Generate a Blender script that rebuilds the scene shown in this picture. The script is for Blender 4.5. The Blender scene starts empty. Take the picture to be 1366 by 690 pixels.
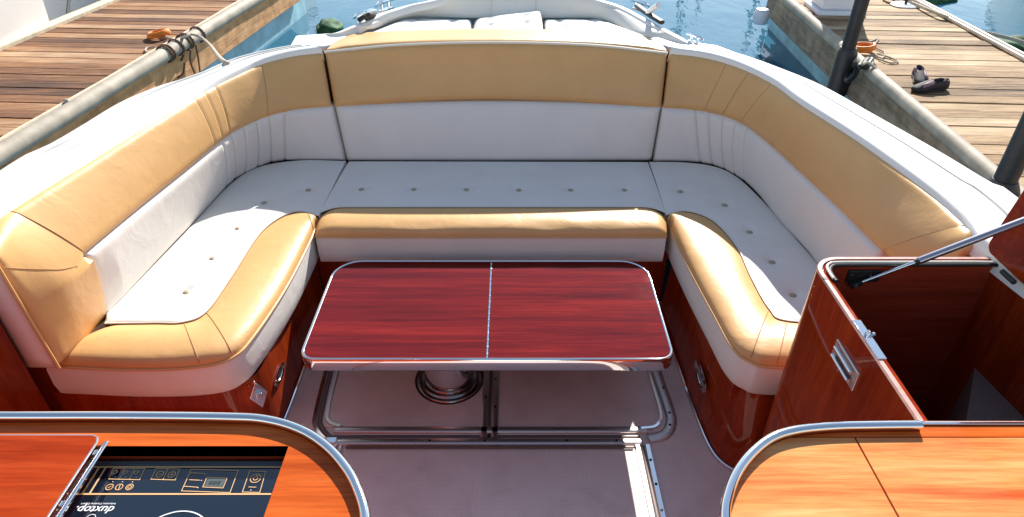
import bpy, bmesh, math, random
from mathutils import Vector, Matrix
random.seed(7)
R = math.radians
SC = bpy.context.scene
COL = SC.collection
# ------------------------------------------------------------------ camera geometry
FPX = 870.0; PITCH = R(34.4); CH = 1.9
cP, sP = math.cos(PITCH), math.sin(PITCH)
def at(u, v, z):
    """world point at height z seen at measured photo position (u, v)"""
    x = (u-683)/FPX; a = (345-v)/FPX
    t = (z-CH)/(-sP + a*cP)
    return Vector((x*t, (cP + a*sP)*t, z))
def atX(u, v, X):
    x = (u-683)/FPX; a = (345-v)/FPX; t = X/x
    return Vector((X, (cP+a*sP)*t, CH+(-sP+a*cP)*t))
def atY(u, v, Y):
    x = (u-683)/FPX; a = (345-v)/FPX; t = Y/(cP+a*sP)
    return Vector((x*t, Y, CH+(-sP+a*cP)*t))
def pts(l, z):
    return [at(p[0], p[1], z[i] if isinstance(z, (list,tuple)) else z) if len(p) == 2 else Vector(p) for i, p in enumerate(l)]

# ------------------------------------------------------------------ materials
def newmat(name):
    m = bpy.data.materials.new(name); m.use_nodes = True
    return m, m.node_tree.nodes, m.node_tree.links, m.node_tree.nodes['Principled BSDF']
def setb(b, **k):
    for n, v in k.items():
        n = n.replace('_', ' ')
        if n in b.inputs: b.inputs[n].default_value = v
def coords(N, L, scale=(1,1,1), rot=(0,0,0)):
    tc = N.new('ShaderNodeTexCoord'); mp = N.new('ShaderNodeMapping')
    mp.inputs['Scale'].default_value = scale; mp.inputs['Rotation'].default_value = rot
    L.new(tc.outputs['Object'], mp.inputs['Vector']); return mp
def noise(N, L, vec, scale, detail=4, rough=.55, dist=0):
    n = N.new('ShaderNodeTexNoise'); n.inputs['Scale'].default_value = scale
    n.inputs['Detail'].default_value = detail; n.inputs['Roughness'].default_value = rough
    n.inputs['Distortion'].default_value = dist
    L.new(vec.outputs[0], n.inputs['Vector']); return n
def ramp(N, L, src, stops):
    r = N.new('ShaderNodeValToRGB'); e = r.color_ramp.elements
    while len(e) < len(stops): e.new(.5)
    for el, (p, c) in zip(e, stops): el.position = p; el.color = (*c, 1)
    L.new(src, r.inputs['Fac']); return r
def bump(N, L, b, h, strength, dist, prev=None):
    bp = N.new('ShaderNodeBump'); bp.inputs['Strength'].default_value = strength
    bp.inputs['Distance'].default_value = dist
    L.new(h, bp.inputs['Height'])
    if prev: L.new(prev.outputs[0], bp.inputs['Normal'])
    L.new(bp.outputs[0], b.inputs['Normal']); return bp
def vinyl(name, c1, c2, rough):
    m, N, L, b = newmat(name)
    mp = coords(N, L)
    n = noise(N, L, mp, 5, 3)
    L.new(ramp(N, L, n.outputs['Fac'], [(.3, c1), (.7, c2)]).outputs[0], b.inputs['Base Color'])
    n2 = noise(N, L, mp, 420, 2)
    b1 = bump(N, L, b, n2.outputs['Fac'], .12, .002)
    n3 = noise(N, L, mp, 9, 3, .5, .6)
    b2 = bump(N, L, b, n3.outputs['Fac'], .45, .007, b1)
    n4 = noise(N, L, coords(N, L, (1,1,.5)), 26, 3, .6, 1.5)
    bump(N, L, b, n4.outputs['Fac'], .10, .004, b2)
    setb(b, Roughness=rough); return m
def mahog(name, dark, mid, light, coat=.6, sx=1.6, sy=26, sz=26, rough=.35, fleck=.25):
    m, N, L, b = newmat(name)
    mp = coords(N, L, (sx, sy, sz))
    n = noise(N, L, mp, 1.0, 6, .6, .35)
    r = ramp(N, L, n.outputs['Fac'], [(.28, dark), (.5, mid), (.72, light)])
    mp2 = coords(N, L, (sx*6, sy*9, sz*9))
    n2 = noise(N, L, mp2, 1.0, 3, .6)
    mx = N.new('ShaderNodeMixRGB'); mx.blend_type = 'MULTIPLY'; mx.inputs['Fac'].default_value = fleck*2
    r2 = ramp(N, L, n2.outputs['Fac'], [(.35, (.55,.5,.5)), (.6, (1,1,1))])
    L.new(r.outputs[0], mx.inputs[1]); L.new(r2.outputs[0], mx.inputs[2])
    L.new(mx.outputs[0], b.inputs['Base Color'])
    setb(b, Roughness=rough, Coat_Weight=coat, Coat_Roughness=.03, Coat_IOR=1.5, Specular_IOR_Level=0)
    nr = noise(N, L, coords(N, L), 7, 6, .65, .6)
    mr = N.new('ShaderNodeMapRange'); mr.inputs['From Min'].default_value = .42; mr.inputs['From Max'].default_value = .72
    mr.inputs['To Min'].default_value = .02; mr.inputs['To Max'].default_value = .05
    L.new(nr.outputs['Fac'], mr.inputs['Value']); L.new(mr.outputs[0], b.inputs['Coat Roughness'])
    nb = noise(N, L, coords(N, L), 3, 2)
    bp = N.new('ShaderNodeBump'); bp.inputs['Strength'].default_value = .08; bp.inputs['Distance'].default_value = .01
    L.new(nb.outputs['Fac'], bp.inputs['Height']); L.new(bp.outputs[0], b.inputs['Coat Normal'])
    return m
def plain(name, c, rough=.5, metal=0, coat=0, nscale=0, var=.15, bmp=0):
    m, N, L, b = newmat(name)
    setb(b, Base_Color=(*c, 1), Roughness=rough, Metallic=metal, Coat_Weight=coat)
    if nscale:
        n = noise(N, L, coords(N, L), nscale, 5)
        L.new(ramp(N, L, n.outputs['Fac'], [(.3, tuple(x*(1-var) for x in c)), (.7, tuple(min(1, x*(1+var)) for x in c))]).outputs[0], b.inputs['Base Color'])
        if bmp: bump(N, L, b, n.outputs['Fac'], bmp, .01)
    return m
WHITE = vinyl('white_vinyl', (.76,.73,.68), (.81,.78,.73), .46)
TAN = vinyl('tan_vinyl', (.65,.375,.145), (.71,.415,.17), .42)
PIPE_W = plain('white_piping', (.78,.74,.66), .4)
PIPE_D = plain('brown_thread', (.16,.08,.035), .7)
BUTTON = plain('button_vinyl', (.42,.32,.22), .45)
GEL = plain('white_gelcoat', (.82,.81,.79), .40, coat=.12, nscale=3, var=.02)
CHROME = plain('chrome', (.80,.80,.81), .07, 1)
STEEL = plain('brushed_steel', (.70,.66,.64), .42, 1)
DSTEEL = plain('dark_channel', (.17,.13,.12), .45, .3)
BLACK = plain('black_rubber', (.012,.012,.013), .5)
MAH = mahog('mahogany_varnish', (.18,.016,.004), (.28,.03,.006), (.38,.05,.010))
MAHV = mahog('mahogany_side_panel', (.19,.019,.004), (.28,.034,.006), (.38,.056,.010), sx=14, sy=14, sz=1.2)
MAHD = mahog('mahogany_inside', (.24,.03,.014), (.32,.042,.018), (.4,.06,.025), coat=.4)
TABLE = mahog('mahogany_table', (.085,.005,.006), (.155,.009,.008), (.27,.018,.012), sx=1.2, sy=26, fleck=.34, coat=.6)
CNTL = mahog('mahogany_counter', (.40,.062,.010), (.56,.105,.018), (.68,.165,.036), sx=1.5, sy=18, coat=.3)
LID = mahog('mahogany_lid', (.26,.022,.004), (.38,.044,.008), (.50,.080,.016), sx=1.5, sy=16, coat=.25)
CNTR = mahog('mahogany_glare_counter', (.60,.10,.03), (.72,.27,.085), (.78,.42,.17), sx=2.0, sy=26, fleck=.24, rough=.32, coat=.35)  # sun glare painted in as a paler orange than the other mahogany
EDGEW = plain('pale_edge', (.56,.33,.28), .3, coat=.8, nscale=60, var=.2)

SEAMW = plain('grey_thread', (.58,.55,.52), .8); PIPE_T = plain('tan_thread', (.42,.22,.08), .8)
SEAMG = plain('grey_sealant', (.56,.55,.53), .6)
def floormat():
    m, N, L, b = newmat('woven_vinyl_floor')
    tc = N.new('ShaderNodeTexCoord'); mp = N.new('ShaderNodeMapping')
    mp.inputs['Rotation'].default_value = (0,0,R(45)); L.new(tc.outputs['Object'], mp.inputs['Vector'])
    ck = N.new('ShaderNodeTexChecker'); ck.inputs['Scale'].default_value = 90
    L.new(mp.outputs[0], ck.inputs['Vector'])
    n = noise(N, L, mp, 5, 8, .65, .5)
    r = ramp(N, L, n.outputs['Fac'], [(.30, (.66,.55,.51)), (.5, (.77,.66,.62)), (.7, (.82,.71,.67))])
    mx = N.new('ShaderNodeMixRGB'); mx.blend_type = 'MULTIPLY'; mx.inputs['Fac'].default_value = .14
    r2 = ramp(N, L, ck.outputs['Fac'], [(0, (.72,.72,.72)), (1, (1,1,1))])
    L.new(r.outputs[0], mx.inputs[1]); L.new(r2.outputs[0], mx.inputs[2])
    L.new(mx.outputs[0], b.inputs['Base Color'])
    bump(N, L, b, ck.outputs['Fac'], .25, .001); setb(b, Roughness=.38); return m
FLOOR = floormat()
def plankmat(name, stops, sc=(2.2,48,48)):
    m, N, L, b = newmat(name)
    g = N.new('ShaderNodeNewGeometry')
    mp = coords(N, L, sc)
    sh = N.new('ShaderNodeVectorMath'); sh.operation = 'SCALE'; sh.inputs['Scale'].default_value = 60
    cb = N.new('ShaderNodeCombineXYZ'); L.new(g.outputs['Random Per Island'], cb.inputs[0]); L.new(g.outputs['Random Per Island'], cb.inputs[1])
    L.new(cb.outputs[0], sh.inputs[0])
    ad = N.new('ShaderNodeVectorMath'); L.new(mp.outputs[0], ad.inputs[0]); L.new(sh.outputs[0], ad.inputs[1])
    n = noise(N, L, ad, 1, 10, .78, .5)
    mx = N.new('ShaderNodeMath'); mx.operation = 'MULTIPLY_ADD'; mx.inputs[1].default_value = .30
    L.new(g.outputs['Random Per Island'], mx.inputs[0])
    sb = N.new('ShaderNodeMath'); sb.operation = 'SUBTRACT'; sb.inputs[1].default_value = .15
    L.new(n.outputs['Fac'], sb.inputs[0]); L.new(sb.outputs[0], mx.inputs[2])
    r = ramp(N, L, mx.outputs[0], stops)
    n3 = noise(N, L, coords(N, L, (1.5, 5, 5)), 1.6, 5)
    m3 = N.new('ShaderNodeMixRGB'); m3.blend_type = 'MULTIPLY'; m3.inputs['Fac'].default_value = .8
    r3 = ramp(N, L, n3.outputs['Fac'], [(.35, (.6,.55,.5)), (.6, (1,1,1))])
    L.new(r.outputs[0], m3.inputs[1]); L.new(r3.outputs[0], m3.inputs[2])
    L.new(m3.outputs[0], b.inputs['Base Color'])
    bump(N, L, b, n.outputs['Fac'], .8, .012); setb(b, Roughness=.8); return m
PLL = plankmat('weathered_brown_planks', [(.30,(.05,.02,.009)), (.45,(.22,.088,.030)), (.58,(.42,.20,.08)), (.76,(.55,.42,.28))])
PLR = plankmat('weathered_straw_planks', [(.30,(.09,.05,.025)), (.42,(.30,.18,.085)), (.56,(.50,.33,.17)), (.76,(.66,.53,.37))])
TIMB = plankmat('orange_timber', [(.3,(.32,.12,.04)), (.5,(.56,.26,.10)), (.7,(.68,.38,.17))], (26,.8,20))
TIMB_SHADE = plankmat('shaded_grey_timber', [(.3,(.12,.08,.05)), (.5,(.30,.22,.15)), (.7,(.42,.34,.25))], (26,.8,20))  # greyer copy of the dock timber, right fascia's shade put into its colour
FLOAT = plain('blue_float_paint', (.30,.52,.60), .6, nscale=4, var=.25, bmp=.2)
PVC = plain('weathered_bumper', (.36,.31,.245), .7, nscale=6, var=.3, bmp=.2)
ROPE = plain('pale_rope', (.50,.42,.32), .9, nscale=120, var=.35, bmp=.6)
ROPEB = plain('brown_rope', (.16,.09,.05), .9, nscale=120, var=.35, bmp=.6)
ORANGE = plain('orange_cord', (.75,.22,.02), .5, nscale=90, var=.3, bmp=.5)
POST = plain('black_post', (.018,.016,.018), .45, nscale=20, var=.3)
PED = plain('white_fibreglass', (.74,.75,.80), .35, nscale=5, var=.04)
ALGAE = plain('algae', (.03,.10,.035), .8, nscale=12, var=.6, bmp=.6)
SHOE = plain('dark_shoe_fabric', (.022,.016,.022), .75, nscale=60, var=.3)
SHOEP = plain('mauve_shoe_fabric', (.22,.14,.17), .7, nscale=60, var=.2)
PURP = plain('purple_bottom_paint', (.14,.03,.10), .3)
NAVY = plain('navy_stripe', (.05,.08,.22), .3, coat=.5)
GLASSB = plain('ceramic_glass', (.006,.011,.022), .06, coat=1)
GOLD = plain('gold_print', (.70,.42,.20), .5)
WPRINT = plain('white_print', (.75,.75,.78), .5)
LCD = plain('display_grey', (.09,.11,.11), .25)
ACRY, _N, _L, _b = newmat('clear_acrylic'); setb(_b, Transmission_Weight=1.0, Roughness=.03, IOR=1.45, Base_Color=(.95,.97,.97,1))
RED = plain('red_button', (.5,.03,.03), .4)

# ------------------------------------------------------------------ object helpers
def thing(name, label, cat, loc=(0,0,0), group=None):
    o = bpy.data.objects.new(name, None); o.empty_display_size = .1
    o.location = loc; COL.objects.link(o); o['label'] = label; o['category'] = cat
    if group: o['group'] = group
    return o
def tag(o, label=None, cat=None, group=None, kind=None):
    for k, v in (('label', label), ('category', cat), ('group', group), ('kind', kind)):
        if v: o[k] = v
    return o
def rootloc(p):
    l = Vector((0,0,0))
    while p: l += Vector(p.location); p = p.parent
    return l
def mesh(name, V, Fc, mat, parent=None, smooth=True, angle=40, bevel=0, loc=None, solid=0):
    off = rootloc(parent) if parent else Vector(loc or (0,0,0))
    me = bpy.data.meshes.new(name)
    me.from_pydata([tuple(Vector(v)-off) for v in V], [], Fc)
    bm = bmesh.new(); bm.from_mesh(me)
    bmesh.ops.remove_doubles(bm, verts=bm.verts, dist=1e-5)
    bmesh.ops.recalc_face_normals(bm, faces=bm.faces)
    bm.to_mesh(me); bm.free()
    me.materials.append(mat)
    o = bpy.data.objects.new(name, me); COL.objects.link(o)
    if parent: o.parent = parent
    else: o.location = off
    if smooth:
        me.polygons.foreach_set('use_smooth', [True]*len(me.polygons))
        try: me.set_sharp_from_angle(angle=R(angle))
        except Exception: pass
    if solid:
        s = o.modifiers.new('s', 'SOLIDIFY'); s.thickness = solid
    if bevel:
        b = o.modifiers.new('b', 'BEVEL'); b.width = bevel; b.segments = 3; b.limit_method = 'ANGLE'; b.angle_limit = R(35)
    return o
class MB:
    def __init__(s): s.V = []; s.F = []
    def add(s, V, F):
        n = len(s.V); s.V += [Vector(v) for v in V]; s.F += [tuple(i+n for i in f) for f in F]; return s
    def box(s, x0, x1, y0, y1, z0, z1):
        return s.add([(x,y,z) for z in (z0,z1) for y in (y0,y1) for x in (x0,x1)],
            [(0,2,3,1),(4,5,7,6),(0,1,5,4),(2,6,7,3),(0,4,6,2),(1,3,7,5)])
    def obox(s, o, d, e, up, a, b, c):   # oriented box: origin, axes, (min,max) on each
        o, d, e, up = map(Vector, (o, d, e, up))
        V = [o+d*x+e*y+up*z for z in c for y in b for x in a]
        return s.add(V, [(0,2,3,1),(4,5,7,6),(0,1,5,4),(2,6,7,3),(0,4,6,2),(1,3,7,5)])
    def grid(s, rows, closed=False, cap=False):
        n = len(s.V); m = len(rows[0])
        for r in rows: s.V += [Vector(v) for v in r]
        for i in range(len(rows)-1):
            for j in range(m if closed else m-1):
                k = (j+1) % m
                s.F.append((n+i*m+j, n+i*m+k, n+(i+1)*m+k, n+(i+1)*m+j))
        if cap:
            s.F.append(tuple(n+j for j in range(m))); s.F.append(tuple(n+(len(rows)-1)*m+j for j in range(m)))
        return s
    def tube(s, P, r, n=10, closed=False, rx=None):
        P = [Vector(p) for p in P]; rows = []; prev = None
        for i, p in enumerate(P):
            a = P[i-1] if (i or closed) else p; b = P[(i+1) % len(P)] if (i < len(P)-1 or closed) else p
            d = (b-a).normalized() if (b-a).length > 1e-9 else Vector((0,0,1))
            if prev is None:
                u = d.cross(Vector((0,0,1)))
                if u.length < .1: u = d.cross(Vector((1,0,0)))
            else: u = prev - d*prev.dot(d)
            u.normalize(); prev = u; w = d.cross(u)
            rr = r[i] if isinstance(r, (list, tuple)) else r
            rows.append([p + u*math.cos(2*math.pi*k/n)*rr + w*math.sin(2*math.pi*k/n)*(rx or rr) for k in range(n)])
        if closed: rows.append(rows[0])
        return s.grid(rows, True, not closed)
    def prism(s, outl, z0, z1):
        n = len(outl)
        V = [(p[0],p[1],z0) for p in outl]+[(p[0],p[1],z1) for p in outl]
        return s.add(V, [tuple(range(n-1,-1,-1)), tuple(range(n,2*n))]+[(i,(i+1)%n,n+(i+1)%n,n+i) for i in range(n)])
    def lathe(s, c, prof, n=32):
        c = Vector(c)
        return s.grid([[c+Vector((r*math.cos(2*math.pi*k/n), r*math.sin(2*math.pi*k/n), z)) for k in range(n)] for r, z in prof], True, True)
    def build(s, name, mat, parent=None, **k): return mesh(name, s.V, s.F, mat, parent, **k)
def cr(P, n, closed=False):
    """Catmull-Rom, n samples per segment"""
    P = [Vector(p) for p in P]; out = []; m = len(P)
    for i in range(m if closed else m-1):
        if closed: a, b, c, d = P[i-1], P[i], P[(i+1)%m], P[(i+2)%m]
        else: a, b, c, d = P[max(i-1,0)], P[i], P[i+1], P[min(i+2,m-1)]
        if not closed and i == 0: a = b*2-c
        if not closed and i == m-2: d = c*2-b
        for k in range(n):
            t = k/n
            out.append(.5*((2*b)+(c-a)*t+(2*a-5*b+4*c-d)*t*t+(3*b-a-3*c+d)*t**3))
    if not closed: out.append(P[-1].copy())
    return out
def rrect(x0, x1, y0, y1, r, n=8):
    rs = r if isinstance(r, (list,tuple)) else (r,)*4   # order: x0y0, x1y0, x1y1, x0y1
    o = []
    for (cx, cy, a0), q in zip(((x0,y0,180),(x1,y0,270),(x1,y1,0),(x0,y1,90)), rs):
        mx = cx+q if cx == x0 else cx-q; my = cy+q if cy == y0 else cy-q
        for k in range(n+1):
            a = R(a0+90*k/n); o.append((mx+q*math.cos(a), my+q*math.sin(a)))
    return o
def offs(P, d):
    out = []
    for i, p in enumerate(P):
        a = P[max(i-1,0)]; b = P[min(i+1,len(P)-1)]
        t = Vector((b[0]-a[0], b[1]-a[1], 0)); t.normalize()
        out.append(Vector(p)+Vector((-t.y, t.x, 0))*d)
    return out

# ------------------------------------------------------------------ upholstered back panel
def panel(name, A, B, mat, parent, nv=22, puff=.012, er=.03, ed=.022, thick=.09, side=1, grooves=(), gap=.0015, M=None, r0=True, r1=True, snap=None):
    """A lower rail, B upper rail (same length lists); padded face with rolled edges and a body behind it"""
    n = len(A)
    L = [0]
    for i in range(1, n): L.append(L[-1]+((A[i]-A[i-1]).length+(B[i]-B[i-1]).length)/2)
    T = L[-1]; rows = []; back = []
    for i in range(n):
        tx = (A[min(i+1,n-1)]-A[max(i-1,0)]); up = (B[i]-A[i]); h = up.length
        N = tx.cross(up).normalized()*side
        rows.append([]); back.append([])
        for j in range(nv+1):
            f = j/nv; f = .5-.5*math.cos(math.pi*f)*(1) if False else f
            dv = min(f, 1-f)*h; du = min(L[i] if r0 else 9, T-L[i] if r1 else 9); d = max(min(dv, du), 0)
            q = 1-min(d/er, 1)
            off = -ed*(1-math.sqrt(max(0, 1-q*q))) + puff*math.sin(math.pi*f)*min(1, du/.1)
            for g, w, dep in grooves:
                gg = g if not isinstance(g, tuple) else g[0]+(g[1]-g[0])*f
                off -= dep*math.exp(-((L[i]-gg*T)/w)**2)
            fi = gap/h + f*(1-2*gap/h)
            p = A[i].lerp(B[i], fi)
            if M: p = p + (M[i]-A[i].lerp(B[i], .5))*max(0, 1-abs(2*f-1))**.9
            if i == 0 and r0: p = p + tx.normalized()*gap
            if i == n-1 and r1: p = p - tx.normalized()*gap
            p2 = p+N*off
            if snap and i < 9 and f >= .5:
                q_ = (f-.5)/.5*(len(snap)-1); q0 = min(int(q_), len(snap)-2)
                w_ = i/9; w_ = 1-w_*w_*(3-2*w_)
                p2 = p2+(snap[q0].lerp(snap[q0+1], q_-q0)-p2)*w_
            rows[-1].append(p2); back[-1].append(p-N*thick)
    for g, w, dep in grooves:
        P = []
        for j in range(1, nv):
            gg = g if not isinstance(g, tuple) else g[0]+(g[1]-g[0])*j/nv
            k = min(range(n), key=lambda q: abs(L[q]-gg*T)); k2 = min(max(k+(1 if L[k] < gg*T else -1),0),n-1)
            den = (L[k2]-L[k]) or 1
            P.append(rows[k][j].lerp(rows[k2][j], max(0,min(1,(gg*T-L[k])/den))))
        MB().tube(P, .0013, 6).build('seam', SEAMW if mat is WHITE else PIPE_T, parent)
    m = nv+1
    mb = MB(); mb.grid(rows)
    ring = [(i,0) for i in range(n)]+[(n-1,j) for j in range(1,m)]+[(i,m-1) for i in range(n-2,-1,-1)]+[(0,j) for j in range(m-2,0,-1)]
    mb.grid([[rows[i][j] for i,j in ring], [back[i][j] for i,j in ring]], True)
    mb.grid(back)
    return mb.build(name, mat, parent, angle=60), rows

# ================================================================== THE BOAT
boat = thing('motor_boat', 'white motor boat with mahogany trim and U shaped cockpit seating, moored between two docks', 'motor boat', (0,2,0))
NS = 40
zt, zm, zb = .93, .725, .455
ZT = [.958,.955,.95,.945,.94,.935,.93,.93]; ZM = [.735,.735,.733,.73,.728,.725,.725,.725]
Ltop = cr(pts([(430,67),(390,72),(350,82),(323,94),(279,116),(202,162),(110,218),(12,278)], ZT), NS)
Lmid = cr(pts([(443,142),(400,146),(360,156),(330,169),(303,186),(249,230),(185,282),(117,339)], ZM), NS)
Lbot = cr(pts([(460,217),(400,216.5),(362,220),(330,233),(306,249),(255,305),(200,364),(143,426)], zb), NS)
Rtop = cr(pts([(893,68),(940,74),(985,87),(1031,109),(1068,136),(1144,185),(1242,256),(1290,298)], ZT), NS)
Rmid = cr(pts([(884,144),(915,146),(950,152),(985,165),(1015,187),(1055,222),(1115,278),(1172,335)], ZM), NS)
Rbot = cr(pts([(872,218),(920,219),(955,225),(985,240),(1010,262),(1040,300),(1078,342),(1.185,1.72,zb)], zb), NS)
Ctop = cr(pts([(432,67.5),(530,59.5),(660,56.5),(790,59.5),(891,69)], [.958,.990,1.0,.990,.958]), 20)
Cmid = cr(pts([(445,142),(560,136),(660,134),(775,137),(883,144)], [.735,.742,.745,.742,.735]), 20)
Cbot = cr(pts([(462,217),(560,217),(660,217),(775,217),(870,217)], zb), 20)

def pipe_line(rows, j, name, mat, parent, r=.0035, lift=.001, i0=0, i1=None, dz=0):
    return MB().tube([r_[j]+Vector((0,0,dz)) for r_ in rows[i0:i1]], r, 6).build(name, mat, parent)

pleat = lambda a, w=.006, d=.008: [(g, w, d) for g in a]
G = 'back cushions round the cockpit bench'
bl = thing('back_cushion', 'left side tan and white padded back cushion, half in sun, with wrapped tan end', 'back cushion', (-1.2,2.3,.47), G)
o, rl = panel('lower_pad', Lbot, Lmid, WHITE, bl, grooves=pleat([.17,.215,.26,.31,.36,.41]), puff=.014, side=-1)
o, rt = panel('upper_pad', Lmid, Ltop, TAN, bl, grooves=pleat([.19,.36,.40,.44],.005,.003), puff=.010, side=-1, r1=False)
pipe_line(rt, -1, 'piping', PIPE_D, bl)
# wrapped end panel
e0 = at(12,278,zt); e1 = Vector((-1.425,1.485,.90)); b0 = at(143,426,zb)+Vector((.0,.0,.0)); b1 = Vector((-1.405,1.485,.47))
mids = at(117,339,zm)
A_ = cr([b0, b0.lerp(b1,.5)+Vector((.004,0,0)), b1], 10); 
B_ = cr([e0, e0.lerp(e1,.5)+Vector((0,0,.005)), e1], 10)
mlast = b1.lerp(e1,.5)
M_ = cr([mids.lerp(b0,.06), mids.lerp(mlast,.5)+Vector((.008,0,-.0)), mlast], 10)
o, re = panel('end_pad', A_, B_, TAN, bl, nv=40, puff=.012, side=-1, thick=.07, M=M_, r0=False, snap=rt[-1])
MB().tube([p+Vector((.001,-.001,.0)) for p in re[0][20:]], .0016, 6).build('seam', PIPE_T, bl)
mb = MB()
rowsE = []
for i in range(2):
    rowsE.append([b1+(e1-b1)*t+Vector((-.012-.105*i, .002, 0)) for t in [.93*k/12 for k in range(13)]])
mb.grid(rowsE); mb.grid([[v+Vector((0,.06,0)) for v in r] for r in rowsE])
mb.build('end_facing', WHITE, bl, solid=.008)
MB().tube([b1+(e1-b1)*t+Vector((-.006,-.002,0)) for t in [k/12 for k in range(13)]], .005, 8).build('piping', TAN, bl)
sm_ = []
for k in range(21):
    if k < 6: continue
    q = 14+k/20*22; q0 = int(q); sm_.append(re[k][q0].lerp(re[k][min(q0+1,40)], q-q0))
MB().tube(sm_, .0018, 6).build('seam', PIPE_T, bl)


br = thing('back_cushion', 'right side tan and white padded back cushion in shade beside the mahogany locker', 'back cushion', (1.1,2.3,.47), G)
o, rl2 = panel('lower_pad', Rbot, Rmid, WHITE, br, grooves=pleat([.13,.17,.215,.26,.31]), puff=.014, side=1)
o, rt2 = panel('upper_pad', Rmid, Rtop, TAN, br, grooves=pleat([.15,.22,.30],.005,.003), puff=.010, side=1, r1=False)
pipe_line(rt2, -1, 'piping', PIPE_D, br)
A_ = cr([Rmid[-1]+Vector((0,0,-.0)), Vector((1.215,1.60,.70)), Vector((1.235,1.50,.70))], 10)
B_ = cr([Rtop[-1], Rtop[-1].lerp(Vector((1.26,1.52,.90)),.5)+Vector((0,0,.012)), Vector((1.265,1.52,.90))], 10)
panel('end_pad', A_, B_, TAN, br, nv=14, puff=.01, side=1, thick=.07, r0=False)

bc = thing('back_cushion', 'wide central tan and white padded back cushion facing the table', 'back cushion', (-.07,3.0,.47), G)
o, rc = panel('lower_pad', Cbot, Cmid, WHITE, bc, puff=.012, side=1, er=.022)
o, rc2 = panel('upper_pad', Cmid, Ctop, TAN, bc, puff=.010, side=1, er=.022)
MB().tube([r_[-1]+Vector((0,-.012,.004)) for r_ in rc2], .007, 8).build('piping', PIPE_W, bc)
# ---- bolster roll on top of the central back (front edge of sun pad)
rol_f = cr(pts([(436,66),(530,58),(660,55),(790,58),(889,67)], [.960,.992,1.002,.992,.960]), 20)
rol_b = cr(pts([(458,46),(530,42.5),(633,39.5),(724,40.5),(801,45),(877,52)], [.935,.95,.955,.955,.95,.935]), 16)
nn = len(rol_f)
def resamp(P, n):
    L = [0]
    for i in range(1, len(P)): L.append(L[-1]+(P[i]-P[i-1]).length)
    o = []; j = 0
    for k in range(n):
        s = L[-1]*k/(n-1)
        while j < len(P)-2 and L[j+1] < s: j += 1
        o.append(P[j].lerp(P[j+1], (s-L[j])/max(1e-9, L[j+1]-L[j])))
    return o
rol_b = resamp(rol_b, nn)
mb = MB(); rows = []
for k in range(0, 13):
    a = math.pi*k/12
    f = .5-.5*math.cos(a); z = .012*math.sin(a)**.6
    rows.append([rol_f[i].lerp(rol_b[i], f)+Vector((0,0,z*min(1, min(i, nn-1-i)/5+.1))) for i in range(nn)])
rows.insert(0, [p+Vector((0,.01,-.10)) for p in rol_f]); rows.append([p+Vector((0,0,-.16)) for p in rol_b])
bol = mb.grid(rows).build('bolster', TAN, None, loc=(-.07,3.3,.9))
tag(bol, 'long tan bolster along the top of the central back cushion', 'bolster')

# ---- deck / coaming
DZ = .93
Lout = cr([(-1.98,-1.2,.90),(-1.87,0.3,.90),(-1.76,1.1,.905)]+pts([(0,219),(54,192),(101,165),(151,135),(202,114),(256,98),(296,81),(357,66),(387,61)], [.91,.915,.92,.925,.93,.935,.94,.945,.945]), 8)
Rout = cr([(1.75,-1.2,.90),(1.67,.3,.90),(1.58,1.0,.905)]+pts([(1366,259),(1332,241),(1257,197),(1181,155),(1106,114),(1050,91),(993,71),(945,59)], [.91,.915,.92,.925,.93,.935,.945,.945]), 8)
Rin = cr([Vector((1.50,-1.2,.94)),Vector((1.42,.3,.94))]+[Vector((1.30,1.46,.92))]+[Rtop[k] for k in range(len(Rtop)-1,-1,-NS)], 8)
Lin = cr([Vector((-1.72,-1.2,.94)),Vector((-1.62,.3,.94)),Vector((-1.51,1.40,.92))]+[Ltop[k] for k in range(len(Ltop)-1,-1,-NS)], 8)
NN = 100
for side, In, Out in ((-1, Lin, Lout), (1, Rin, Rout)):
    In = resamp(In, NN); Out = resamp(Out, NN)
    rows = []
    prof = [(-.02,-.05),(0.0,-.02),(.02,.004),(.05,.012),(.2,.016),(.44,.014),(.47,.006),(.50,.004),(.54,.010),(.58,.010),(.75,.006),(.9,-.004),(.97,-.016),(1.0,-.04),(1.005,-.09)]
    for f, z in prof:
        rows.append([In[i].lerp(Out[i], f)+Vector((0,0,z)) for i in range(NN)])
    MB().grid(rows).build('side_deck', GEL, boat, angle=70)
    for f in ((.50,) if side > 0 else (.34,.62)):
        MB().tube([In[i].lerp(Out[i], f)+Vector((0,0,.0065 if f == .50 else .012 if f < .5 else .0088)) for i in range(NN)], .008, 6).build('deck_seam', SEAMG, boat)
# bow gunwale
GZ = 1.0
LO = pts([(394,60),(394,47),(438,45),(450,43),(478,31),(508,17.5),(543,8),(573,1.5),(600,-5)], GZ)
bowL = [Vector((-.45,4.75,1.03)), Vector((-.07,5.05,1.04))]
RO = pts([(960,62),(918,55),(876,34),(834,11),(800,1)], GZ)
RIMC = [(447,47,.925),(450,44,.955),(478,31.5,.975),(508,18,.995),(543,8,1.01),(573,1.5,1.03),(625,-14,1.07),(683,-25,1.10),(750,-14,1.07),(803,1,1.03),(834,11,1.01),(876,33,.98),(918,55,.955),(924,60,.925)]
LOWC = [(458,52),(466,49),(495,40),(522,31),(542,26),(562,24),(625,23.5),(683,23.5),(745,23.5),(795,25.5),(826,36),(852,48),(872,58),(880,62)]
rim = cr([at(*c) for c in RIMC], 8); inn = offs(rim, -.045)
low = cr([at(u,v,.945 if 1 < k < 12 else .91) for k, (u,v) in enumerate(LOWC)], 8)
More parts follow.
